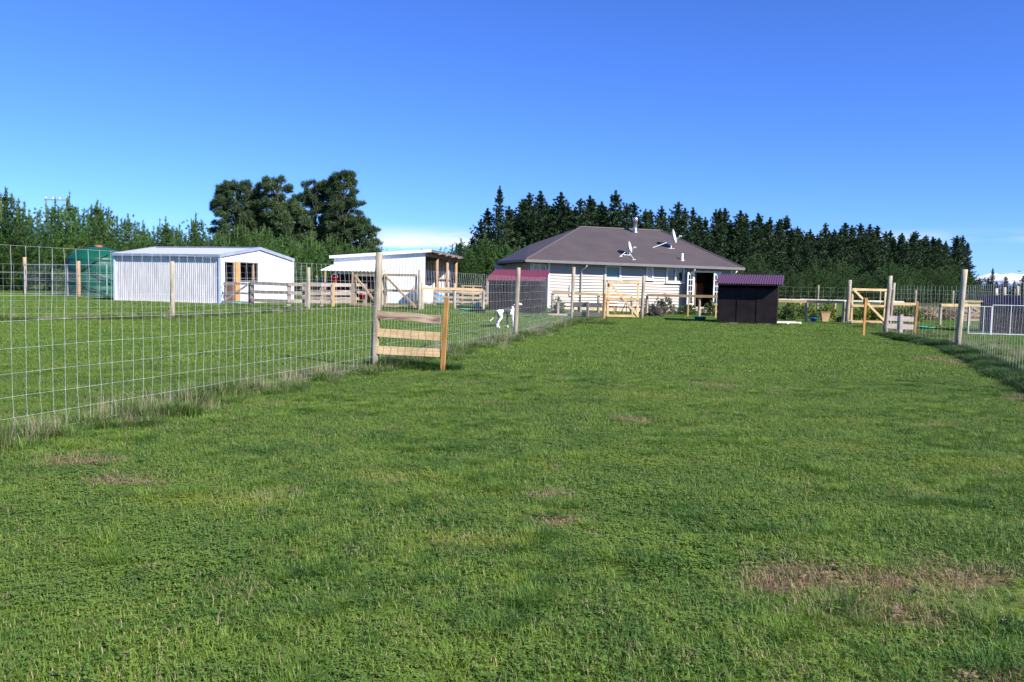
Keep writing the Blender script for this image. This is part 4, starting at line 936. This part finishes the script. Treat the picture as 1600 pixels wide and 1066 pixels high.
def trunk_mesh(name, h, r_, limbs=(), mat='bark'):
    q = MB(); k = 6; q.tube([(0.04*mnoise.noise((i, h, 1))*i, .04*mnoise.noise((i, h, 7))*i, -.2+(h+.2)*i/k) for i in range(k+1)], [r_*(1-.9*i/k)+.01 for i in range(k+1)], 8)
    for pts, rr in limbs: q.tube(pts, rr, 5)
    o = q.build(name, M[mat], None, True); me = o.data; bpy.data.objects.remove(o); return me
def tree(name, label, cat_mesh, tr_mesh, x, y, s, sz, rz, group, z=None, extra=None):
    o = thing(name, label, 'tree', (x, y, T(x, y) if z is None else z), rz, group); o.scale = (s, s, sz)
    for nm, me in (('trunk', tr_mesh), ('crown', cat_mesh), ('candle_shoots', extra)):
        if me is None: continue
        c = bpy.data.objects.new(nm, me); col.objects.link(c); c.parent = o
        if nm == 'candle_shoots': c['kind'] = 'stuff'
    return o
# young shelter belt pines, with pale upright candles
YP = []
for k in range(4):
    tri, ti = conifer(6.0, 2.9, 20+k, .1, .28, 8, 20, .34, .020, lambda f: (1-f**2.2)*.95+.05, 1, .55, .32, 4, .65)
    q = MB(); rr = random.Random(k); CT = []
    for c in range(13):
        a = rr.uniform(0, 6.3); d = rr.uniform(0, 1.9) if c else 0; zb = 6.0-d*.7-rr.uniform(0, .3); hh = rr.uniform(.4, 1.0)*(1 if c else 1.6)
        x, y = math.cos(a)*d, math.sin(a)*d; CT.append(((x, y, zb), hh)); q.tube([(x, y, zb-.3), (x*1.03, y*1.03, zb+hh*.5), (x*1.05, y*1.05, zb+hh)], [.03, .03, .012], 5)
    cp_ = np.concatenate([np.stack([np.full(6, x), np.full(6, y), z-.2+np.linspace(0, hh*.95, 6)], 1) for (x, y, z), hh in CT])
    t2 = sprigs(cp_, np.tile([[0, 0, 1.]], (len(cp_), 1)), 8, .2, .03, .6); tri = np.concatenate([tri, t2]); ti = np.concatenate([ti, rng.uniform(.3, .9, len(t2))])
    me = tri_mesh('young_pine_crown', tri, ti, 'young_pine')
    o = q.build('c', M['candle'], None); cm = o.data; bpy.data.objects.remove(o)
    YP.append((me, trunk_mesh('young_pine_trunk', 5.6, .12), cm))
FP = []
for k in range(9):
    w_ = (3.0, 2.4, 3.3, 2.7, 3.1, 2.2, 3.5, 2.6, 2.9)[k]
    tri, ti = conifer(14, w_, 40+k, .6, .46, 6, 9, .62, .085, lambda f: (1-f)**(.6+.05*(k % 5))*(.90+.13*math.sin(f*(17+5*k)+k)) + .03, 1, .42, .40, 12, .6)
    FP.append((tri_mesh('forest_pine_crown', tri, ti, 'forest_pine'), trunk_mesh('forest_pine_trunk', 13, .2), None))
FOOT = []
for a, b, c in YP:
    m2 = a.copy(); m2.materials.clear(); m2.materials.append(M['foot_pine']); FOOT.append((m2, b, None))
rr = random.Random(3)
def line(p, q, t): return p[0]+(q[0]-p[0])*t, p[1]+(q[1]-p[1])*t
# belt on the left, two staggered rows
bpts = [(-52, 50), (-41, 57), (-36.5, 61), (-29.5, 77), (-23.5, 97), (-18.2, 116)]
Lc = [0]
for a, b in zip(bpts, bpts[1:]): Lc.append(Lc[-1]+math.dist(a, b))
s = 0; i = 0
while s < Lc[-1]:
    j = max(k for k in range(len(Lc)-1) if Lc[k] <= s); x, y = line(bpts[j], bpts[j+1], (s-Lc[j])/(Lc[j+1]-Lc[j]))
    sc_ = rr.uniform(.86, 1.10); p = YP[i % 4]
    tree('pine_tree', 'young bright green pine in the shelter belt with upright candle shoots', p[0], p[1], x-(i % 2)*1.3+rr.uniform(-.3, .3), y+(i % 2)*1.0, sc_*.98, sc_*(1.05 if s < 30 else 1.0), rr.uniform(0, 6.3), 'young pines of the shelter belt', .45, p[2])
    s += rr.uniform(1.5, 2.1) if s < 45 else rr.uniform(2.0, 2.6); i += 1
for (x, y, sc_) in ((-4.2, 66, .80), (-2.4, 69, .9), (-.6, 67, .78), (-6.3, 72, .72), (.9, 70, .8)):
    p = YP[i % 4]; i += 1; tree('pine_tree', 'young pine growing between the pole barn and the house', p[0], p[1], x, y, sc_, sc_*.9, rr.uniform(0, 6.3), 'young pines between barn and house', .45, None)
# plantation behind the house
tops = [(-4.4, 106, .70), (-5.3, 107, .56), (-3.2, 104, .80), (-1.9, 103, .99), (-.6, 106, .86), (.7, 108, .88), (2.0, 106, .93), (3.2, 107, .96), (4.6, 108, .90), (6.0, 107, .99), (7.1, 109, .90), (8.2, 108, .93), (9.6, 110, .97), (10.6, 111, .91), (11.8, 112, .95)]
x, y = 13.3, 112
while x < 97:
    tops.append((x, y+rr.uniform(-1.5, 1.5), rr.uniform(.86, 1.03)*(1 if x < 60 else 1.03)*(1-.0007*x))); d = rr.uniform(.9, 1.7); x += d; y += d*.79
for k, (x, y, s) in enumerate(tops):
    p = FP[(k*4+k//9) % 9]; w_ = rr.uniform(.85, 1.45); s *= rr.uniform(.93, 1.03)
    tr_ = tree('pine_tree', 'tall dark plantation pine in the front row behind the brown roofed house', p[0], p[1], x, y, s*w_, s, rr.uniform(0, 6.3), 'front row of plantation pines', .15); tr_.rotation_euler = (rr.gauss(0, .02), rr.gauss(0, .02), rr.uniform(0, 6.3))
k = 0
for t in np.linspace(0, 1, 70):
    x, y = 1+97*t, 109+74*t; p = FP[k % 9]; k += 1; s = rr.uniform(.80, .97)
    tree('pine_tree', 'dark plantation pine in the row behind the front row', p[0], p[1], x-2+rr.uniform(-1, 1), y+5+rr.uniform(-1, 2), s*1.4, s, rr.uniform(0, 6.3), 'second row of plantation pines', .15)
for t in np.linspace(0, 1, 26):           # young growth along the foot of the plantation
    x, y = 17+66*t, 92+60*t; p = FOOT[k % 4]; k += 1; s = rr.uniform(.55, .95)*(1+.2*t)
    tree('pine_tree', 'young green pine along the foot of the tall plantation', p[0], p[1], x+rr.uniform(-1, 1), y+rr.uniform(-2, 2), s*1.1, s, rr.uniform(0, 6.3), 'young pines at the foot of the plantation', .15)
for (x, y, s) in ((-11.5, 176, .95), (-13.5, 180, .8), (-15.5, 182, .75), (-9.5, 178, .9), (-18, 185, .8), (-20.5, 185, .85), (-23, 188, .8)):
    p = FP[k % 9]; k += 1; tree('pine_tree', 'small distant pine in the gap below the white cloud', p[0], p[1], x, y, s, s*.75, rr.uniform(0, 6.3), 'distant pines in the gap', .3)
for t in np.linspace(0, 1, 24):
    x, y = 132+62*t, 236+8*t; p = FP[k % 9]; k += 1; s = rr.uniform(.35, .55)
    if k == 3: s = .9
    tree('pine_tree', 'far low tree in the line under the snowy mountain', p[0], p[1], x, y, s*1.5, s, rr.uniform(0, 6.3), 'far trees under the mountain', .15)
p = FP[1]; tree('pine_tree', 'slim pointed pine just past the end of the plantation by the mountain', p[0], p[1], 134.5, 234, .5, .66, 1, None, .15)

# old spreading pines far left: limbs carrying separate foliage clumps
def old_pine(x, y, h, wd, seed, z0f, lab):
    global rng
    r2 = random.Random(seed); rng = np.random.default_rng(seed); clumps = []; limbs = []
    n_ = int(128*wd/7)
    for k in range(n_):
        f = r2.uniform(z0f, 1); rad = wd*.5*math.sqrt(max(.05, 1-((f-.62)/.42)**2)) if f > .62 else wd*.5*(.55+.45*(f-z0f)/(.62-z0f))
        a = r2.uniform(0, 6.28); d = rad*math.sqrt(r2.uniform(.08, 1)); zc = h*f
        c = (math.cos(a)*d, math.sin(a)*d, zc-.15*d); clumps.append((c, r2.uniform(.3, .68)))
        if k % 5 == 0: limbs.append(([(0, 0, max(h*.15, zc-d*.9-1)), (c[0]*.5, c[1]*.5, zc-d*.35-.4), (c[0], c[1], c[2]-.2)], [.16, .10, .04]))
    P = []; D = []; tn = []
    for (c, r_) in clumps:
        m_ = int(60*r_*r_)+18; v = rng.normal(0, 1, (m_, 3)); v = unit(v)*rng.uniform(.35, 1, (m_, 1))**.5; v[:, 2] *= .85
        P.append(np.array(c)+v*r_); D.append(unit(v+np.array([0, 0, .5]))); tn.append(np.clip(np.full(m_, r2.uniform(.2, .7))+rng.normal(0, .12, m_), 0, 1))
    P = np.concatenate(P); D = np.concatenate(D); tri = sprigs(P, D, 7, .55, .052, .75); ti = np.repeat(np.concatenate(tn), 7)
    tree('old_pine_tree', lab, tri_mesh('old_pine_crown', tri, ti, 'old_pine'), trunk_mesh('old_pine_trunk', h*.96, .42, limbs), x, y, 1, 1, r2.uniform(0, 6), 'old pines behind the shelter belt', .45)
G_ = 'old broad crowned pine rising behind the young shelter belt'
old_pine(-50.0, 150, 18.9, 9.6, 3, .36, G_); old_pine(-43.0, 151, 19.6, 10.0, 4, .36, G_); old_pine(-36.2, 152, 19.2, 7.2, 5, .3, G_)
old_pine(-30.6, 150, 20.6, 8.4, 6, .25, G_); old_pine(-27.3, 149, 12.6, 7.0, 8, .2, G_); old_pine(-47, 153, 16.5, 9, 9, .42, G_); old_pine(-39.5, 149, 15.5, 8, 10, .35, G_); old_pine(-33.2, 153, 19.6, 7.0, 12, .3, G_)

# garden shrubs
def shrub(x, y, r_, h, mat, label, seed, group=None, z=None):
    global rng
    rng = np.random.default_rng(seed); m_ = int(260*r_*max(r_, .5))+80; v = unit(rng.normal(0, 1, (m_, 3)))*rng.uniform(.3, 1, (m_, 1))**.5; v[:, 2] = np.abs(v[:, 2])
    bump = 1+.25*np.sin(v[:, 0:1]*5+seed)*np.cos(v[:, 1:2]*4+seed); P = v*bump*np.array([r_, r_, h]); tri = sprigs(P, unit(v+np.array([0, 0, .4])), 5, .13, .035, .8)
    o = thing('garden_shrub', label, 'shrub', (x, y, T(x, y) if z is None else z), 0, group)
    c = bpy.data.objects.new('foliage', tri_mesh('shrub_foliage', tri, rng.uniform(0, 1, len(tri)), mat)); col.objects.link(c); c.parent = o
    q = MB(); r2 = random.Random(seed)
    for k in range(6): a = r2.uniform(0, 6.3); q.tube([(0, 0, -.03), (math.cos(a)*r_*.3, math.sin(a)*r_*.3, h*.4), (math.cos(a)*r_*.6, math.sin(a)*r_*.6, h*.75)], [.02, .014, .006], 5)
    q.build('stem', M['bark'], o)
shrub(8.35, 46.0, .75, .95, 'grey_leaf', 'grey green bushy shrub against the cream wall under the kitchen window', 1)
shrub(7.55, 46.2, .4, .5, 'grey_leaf', 'small grey shrub next to the bushy shrub under the kitchen window', 2)
shrub(9.6, 45.6, .5, .6, 'shrub_leaf', 'green shrub in the bed below the white downpipe', 3)
shrub(10.9, 45.2, .6, .7, 'hedge_leaf', 'yellow green shrub in the bed near the french doors', 4)
shrub(2.3, 41.3, .3, .85, 'shrub_leaf', 'leafy potted shrub standing behind the grey bench', 5)
for k, (x, y) in enumerate(((18.3, 41.2), (19.0, 41.1), (19.7, 41.0), (17.5, 41.4))): shrub(x, y, .62, .85, 'hedge_leaf', 'clipped yellow green hedge plant behind the timber gate and low boards', 10+k, 'hedge plants behind the gate')
for k, (x, y) in enumerate(((13.9, 41.9), (15.0, 42.6), (16.0, 42.3))): shrub(x, y, .55, .9, 'hedge_leaf', 'rounded green bush in the garden behind the yellow tub', 20+k, 'bushes behind the yellow tub')
shrub(13.4, 40.2, .35, .5, 'shrub_leaf', 'spiky green plant beside the blue bucket', 30); shrub(12.2, 39.9, .45, .35, 'shrub_leaf', 'low green plant around the black pots', 31); shrub(15.6, 38.9, .4, .35, 'shrub_leaf', 'low green plant at the foot of the thick gate post', 32)
shrub(13.6, 44.5, .42, 1.55, 'grey_leaf', 'tall narrow grey shrub rising above the pale rail fence', 33)
for k in range(6): shrub(20.5+1.25*k, 45.5+.3*k, .8, .75, 'dry_grass', 'dry brown bush in the rough behind the rail fence', 40+k, 'dry bushes behind the rail fence')

# ------------------------------------------------------------------ grass
def blades(n_, size, hmin, hmax, wmin, wmax, lean, seed, clump=0, drop=.0, tmax=1.0, dry=.06):
    """n_ bent blades, two triangles up and one tip, spread over a square patch"""
    g_ = np.random.default_rng(seed)
    if clump: b = np.concatenate([g_.normal(0, size*.22, (n_, 2)), np.zeros((n_, 1))], 1)
    else: b = np.concatenate([g_.uniform(-size/2, size/2, (n_, 2)), np.zeros((n_, 1))], 1)
    a = g_.uniform(0, 6.283, n_); d = np.stack([np.cos(a), np.sin(a), np.zeros(n_)], 1)
    if clump: d = unit(d*.6+unit(b+1e-5)*.9); d[:, 2] = 0
    s = np.stack([-d[:, 1], d[:, 0], np.zeros(n_)], 1); h = g_.uniform(hmin, hmax, (n_, 1)); w_ = g_.uniform(wmin, wmax, (n_, 1)); l = np.abs(g_.normal(lean, lean*.5, (n_, 1)))
    ti = g_.uniform(0, .88*tmax, n_); isd = g_.uniform(0, 1, n_) < dry; ti = np.where(isd, .99, ti)
    if lean > .7: l = np.where(isd[:, None], g_.uniform(1.2, 1.45, (n_, 1)), l)
    up = np.array([0, 0, 1.]); mid = b+up*h*.55*np.cos(np.minimum(l, 1.3)*.5)+d*h*.55*np.sin(np.minimum(l, 1.3)*.5); tip = mid+up*h*.5*np.cos(np.minimum(l, 1.45))+d*h*.5*np.sin(np.minimum(l, 1.45))
    b = b-up*.01
    t = np.concatenate([np.stack([b-s*w_, b+s*w_, mid+s*w_*.8], 1), np.stack([b-s*w_, mid+s*w_*.8, mid-s*w_*.8], 1), np.stack([mid-s*w_*.8, mid+s*w_*.8, tip], 1)])
    return t, np.tile(ti, 3)
def clover(n_, size, seed):
    g_ = np.random.default_rng(seed); c = np.concatenate([g_.uniform(-size/2, size/2, (n_, 2)), g_.uniform(.012, .035, (n_, 1))], 1); T_ = []
    for k in range(3):
        a = g_.uniform(0, 6.283, n_) if k == 0 else a+2.094
        d = np.stack([np.cos(a), np.sin(a), g_.uniform(-.25, .35, n_)], 1); s = np.stack([-np.sin(a), np.cos(a), g_.uniform(-.3, .3, n_)], 1); r_ = g_.uniform(.006, .0115, (n_, 1))
        T_.append(np.stack([c, c+d*r_*1.2-s*r_*.75, c+d*r_*1.2+s*r_*.75], 1)); T_.append(np.stack([c+d*r_*1.2-s*r_*.75, c+d*r_*1.7, c+d*r_*1.2+s*r_*.75], 1))
    return np.concatenate(T_), np.tile(g_.uniform(.25, .88, n_), 6)
def proto_set(cname, items):
    c = bpy.data.collections.new(cname)
    for k, (nm, tri, ti, mat) in enumerate(items):
        o = bpy.data.objects.new('%s_%02d' % (nm, k), tri_mesh(nm, tri, ti, mat)); c.objects.link(o)
    return c
def cat(*a): return np.concatenate([x[0] for x in a]), np.concatenate([x[1] for x in a])
items = []
for k in range(4): items.append(('a_turf', *cat(blades(620, .5, .025, .065, .0011, .0024, 1.2, 100+k, dry=.11), clover(70, .5, 200+k)), 'grass_blade'))
for k in range(2): items.append(('b_clover', *cat(blades(420, .5, .025, .055, .0012, .0024, 1.2, 110+k, dry=.10), clover(230, .5, 210+k)), 'grass_blade'))
for k in range(2): items.append(('c_tuft', *blades(260, .34, .06, .13, .0014, .0028, .95, 120+k, 1, dry=.02, tmax=.3), 'grass_blade'))
for k in range(2): items.append(('d_far', *blades(420, .7, .03, .065, .003, .006, .75, 130+k), 'grass_blade'))
for k in range(2): items.append(('e_straw', *cat(blades(230, .45, .04, .10, .0011, .002, 1.45, 140+k, dry=.7), blades(170, .5, .03, .06, .0012, .0024, 1.0, 145+k, dry=.1)), 'grass_blade'))
lawn_c = proto_set('lawn_tufts', items)
items = []
for k in range(3): items.append(('a_long', *blades(260, .42, .16, .36, .002, .0042, .55, 150+k, 1, dry=.10), 'tall_grass'))
for k in range(3): items.append(('b_dry', *blades(42, .46, .18, .48, .0009, .0018, .38, 160+k, 1), 'dry_grass'))
for k in range(2): items.append(('c_mid', *blades(260, .40, .08, .2, .002, .004, .65, 170+k, 1, dry=.06), 'tall_grass'))
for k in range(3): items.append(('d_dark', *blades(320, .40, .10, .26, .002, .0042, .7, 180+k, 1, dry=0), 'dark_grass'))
long_c = proto_set('long_tufts', items)
def scatter(name, pts, coll, label, cat_):
    """pts: (x, y, z, rotation, scale, height scale, index)"""
    A = np.array(pts, dtype=np.float32); me = bpy.data.meshes.new(name); n_ = len(A); me.vertices.add(n_); me.vertices.foreach_set('co', A[:, :3].reshape(-1))
    rot = np.zeros((n_, 3), np.float32); rot[:, 2] = A[:, 3]; scl = np.stack([A[:, 4], A[:, 4], A[:, 4]*A[:, 5]], 1)
    a = me.attributes.new('rot', 'FLOAT_VECTOR', 'POINT'); a.data.foreach_set('vector', rot.reshape(-1))
    a = me.attributes.new('scl', 'FLOAT_VECTOR', 'POINT'); a.data.foreach_set('vector', scl.reshape(-1).astype(np.float32))
    a = me.attributes.new('idx', 'INT', 'POINT'); a.data.foreach_set('value', A[:, 6].astype(np.int32))
    o = bpy.data.objects.new(name, me); col.objects.link(o); tag(o, label, cat_, None, 'stuff')
    ng = bpy.data.node_groups.new(name, 'GeometryNodeTree'); ng.interface.new_socket('Geometry', in_out='INPUT', socket_type='NodeSocketGeometry'); ng.interface.new_socket('Geometry', in_out='OUTPUT', socket_type='NodeSocketGeometry')
    N = ng.nodes; gi = N.new('NodeGroupInput'); go = N.new('NodeGroupOutput'); ip = N.new('GeometryNodeInstanceOnPoints'); ci = N.new('GeometryNodeCollectionInfo')
    ci.inputs['Collection'].default_value = coll; ci.inputs['Separate Children'].default_value = True; ci.inputs['Reset Children'].default_value = True
    def attr(nm, t):
        x = N.new('GeometryNodeInputNamedAttribute'); x.data_type = t; x.inputs['Name'].default_value = nm; return x.outputs['Attribute']
    L_ = ng.links.new; L_(gi.outputs[0], ip.inputs['Points']); L_(ci.outputs[0], ip.inputs['Instance']); ip.inputs['Pick Instance'].default_value = True
    L_(attr('idx', 'INT'), ip.inputs['Instance Index']); L_(attr('scl', 'FLOAT_VECTOR'), ip.inputs['Scale'])
    er = N.new('FunctionNodeEulerToRotation'); L_(attr('rot', 'FLOAT_VECTOR'), er.inputs[0]); L_(er.outputs[0], ip.inputs['Rotation']); L_(ip.outputs[0], go.inputs[0])
    md = o.modifiers.new('tufts', 'NODES'); md.node_group = ng; return o
import bisect
def gz_(x, y):          # height of the ground sheet itself at a spot
    i = min(max(bisect.bisect_right(xs, x)-1, 0), nx-2); j = min(max(bisect.bisect_right(ys, y)-1, 0), len(ys)-2)
    a = (x-xs[i])/(xs[i+1]-xs[i]); b = (y-ys[j])/(ys[j+1]-ys[j])
    z = lambda ii, jj: GV[jj*nx+ii][2]
    return (z(i, j)*(1-a)+z(i+1, j)*a)*(1-b)+(z(i, j+1)*(1-a)+z(i+1, j+1)*a)*b
r3 = random.Random(11); pts = []
def blocked(x, y):      # inside a building
    p = Vector((x, y, 0))-HC; s_, t_ = p.dot(hu), p.dot(hv)
    if .5 < s_ < 13.7 and .6 < t_ < 11: return True
    if -9.6 < x < -4.0 and 45.2 < y < 56: return True
    return False
def dryness(x, y): return max([0]+[math.exp(-(((x-a)/(rx*1.2))**2+((y-b)/(ry*1.4))**2)) for a, b, rx, ry in DRY])
y = 1.2
while y < 52:
    step = .30 if y < 9 else (.35 if y < 15 else (.43 if y < 26 else .58))
    half = .66*y+3.0; n_ = int(2*half/step)
    for k in range(n_):
        x = -half+step*(k+r3.uniform(0, 1)); yy = y+r3.uniform(0, step)
        if blocked(x, yy): continue
        nv = mnoise.noise((x*.55, yy*.55, 9.0)); nv2 = mnoise.noise((x*1.4, yy*1.4, 4.0)); dv = dryness(x, yy)
        if yy < 15:
            if dv > .3 and r3.random() < .65: idx = r3.choice((10, 11)); sc_ = r3.uniform(.8, 1.1)
            elif nv > .18 and r3.random() < .75: idx = r3.choice((4, 5)); sc_ = r3.uniform(.9, 1.2)
            else: idx = r3.randrange(4); sc_ = r3.uniform(.9, 1.25)
            if mnoise.noise((x*2.1, yy*2.1, 31.0)) > .38 and r3.random() < .5: idx = r3.choice((10, 11)); sc_ = r3.uniform(.6, .9)
            hs_ = .85+.5*nv2
        else: idx = r3.choice((8, 9)) if yy > 19 else r3.choice((0, 1, 8, 9)); sc_ = r3.uniform(.95, 1.35)*(1 if yy < 30 else 1.25); hs_ = (.72+.4*nv2)*(1 if yy < 30 else .8)
        pts.append((x, yy, gz_(x, yy), r3.uniform(0, 6.28), sc_, max(.4, hs_), idx))
    y += step
for k in range(2400):       # scattered taller tufts
    y = 1.2+13*r3.random()**.62; x = r3.uniform(-1, 1)*(.66*y+1.5)
    if mnoise.noise((x*.8, y*.8, 14.0)) < -.02: continue
    pts.append((x, y, gz_(x, y), r3.uniform(0, 6.28), r3.uniform(.4, .95), r3.uniform(.5, .9), r3.choice((6, 7))))
scatter('lawn_grass', pts, lawn_c, 'short mown green grass with clover and dry straw patches', 'grass')
def along(line_, n_, wid, picks, lo, hi, name, label, side=0, hsc=1.0):
    L_ = [0]; out_ = []
    for a, b in zip(line_, line_[1:]): L_.append(L_[-1]+math.dist(a, b))
    for k in range(n_):
        s_ = r3.uniform(0, L_[-1]); j = max(i for i in range(len(L_)-1) if L_[i] <= s_); x, y = line(line_[j], line_[j+1], (s_-L_[j])/(L_[j+1]-L_[j]))
        nn = mnoise.noise((s_*.45, 2.2, side+3)); x += r3.gauss(side, wid*(1+.5*nn)); y += r3.gauss(0, .1)
        hv_ = hsc*(1+.55*mnoise.noise((s_*.8, 8, 1))); out_.append((x, y, gz_(x, y), r3.uniform(0, 6.28), r3.uniform(lo, hi), max(.35, hv_*r3.uniform(.7, 1.15)), r3.choice(picks)))
    return scatter(name, out_, long_c, label, 'grass')
along([(-6.9, .6)]+LA, 900, .24, (0, 3, 4, 6, 7, 1, 6, 7, 5, 2), .5, .9, 'fence_grass', 'long green and straw coloured grass along the foot of the netting fence before the dog', .1, .85)
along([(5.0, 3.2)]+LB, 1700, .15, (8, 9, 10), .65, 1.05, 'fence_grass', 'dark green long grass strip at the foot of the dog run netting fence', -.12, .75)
along([(5.5, 3.2), (9.3, 13.2), (13.5, 24.1), (14.2, 30.2)], 420, .5, (3, 4, 6, 6, 7, 7), .6, 1.0, 'fence_grass', 'mixed dry grass on the dog run side of the netting fence', .5, .7)
along(LC, 420, .2, (0, 1, 3, 4, 6, 7, 7), .6, .95, 'fence_grass', 'rough grass along the foot of the cross fence before the shed', 0, .7)
along([(2.45, 34.4), (3.6, 33.0)], 60, .3, (0, 1, 6, 7), .6, 1.0, 'fence_grass', 'rough grass tufts under the weathered boards by the house gate', 0, .7)
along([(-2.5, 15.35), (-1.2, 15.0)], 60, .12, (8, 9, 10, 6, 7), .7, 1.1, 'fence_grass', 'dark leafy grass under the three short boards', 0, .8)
along([(13.6, 30.2), (14.9, 29.4), (15, 37)], 160, .4, (0, 3, 6, 7, 7), .6, 1.0, 'fence_grass', 'rough grass between the leaning corner post and timber gate', 0, .6)
along([(-13.2, 37.5), (-10, 35.3), (-7.2, 37.7), (-4, 36.2)], 200, .15, (0, 6, 7, 7), .5, .9, 'fence_grass', 'rough grass along the foot of the stockyard rails', 0, .6)
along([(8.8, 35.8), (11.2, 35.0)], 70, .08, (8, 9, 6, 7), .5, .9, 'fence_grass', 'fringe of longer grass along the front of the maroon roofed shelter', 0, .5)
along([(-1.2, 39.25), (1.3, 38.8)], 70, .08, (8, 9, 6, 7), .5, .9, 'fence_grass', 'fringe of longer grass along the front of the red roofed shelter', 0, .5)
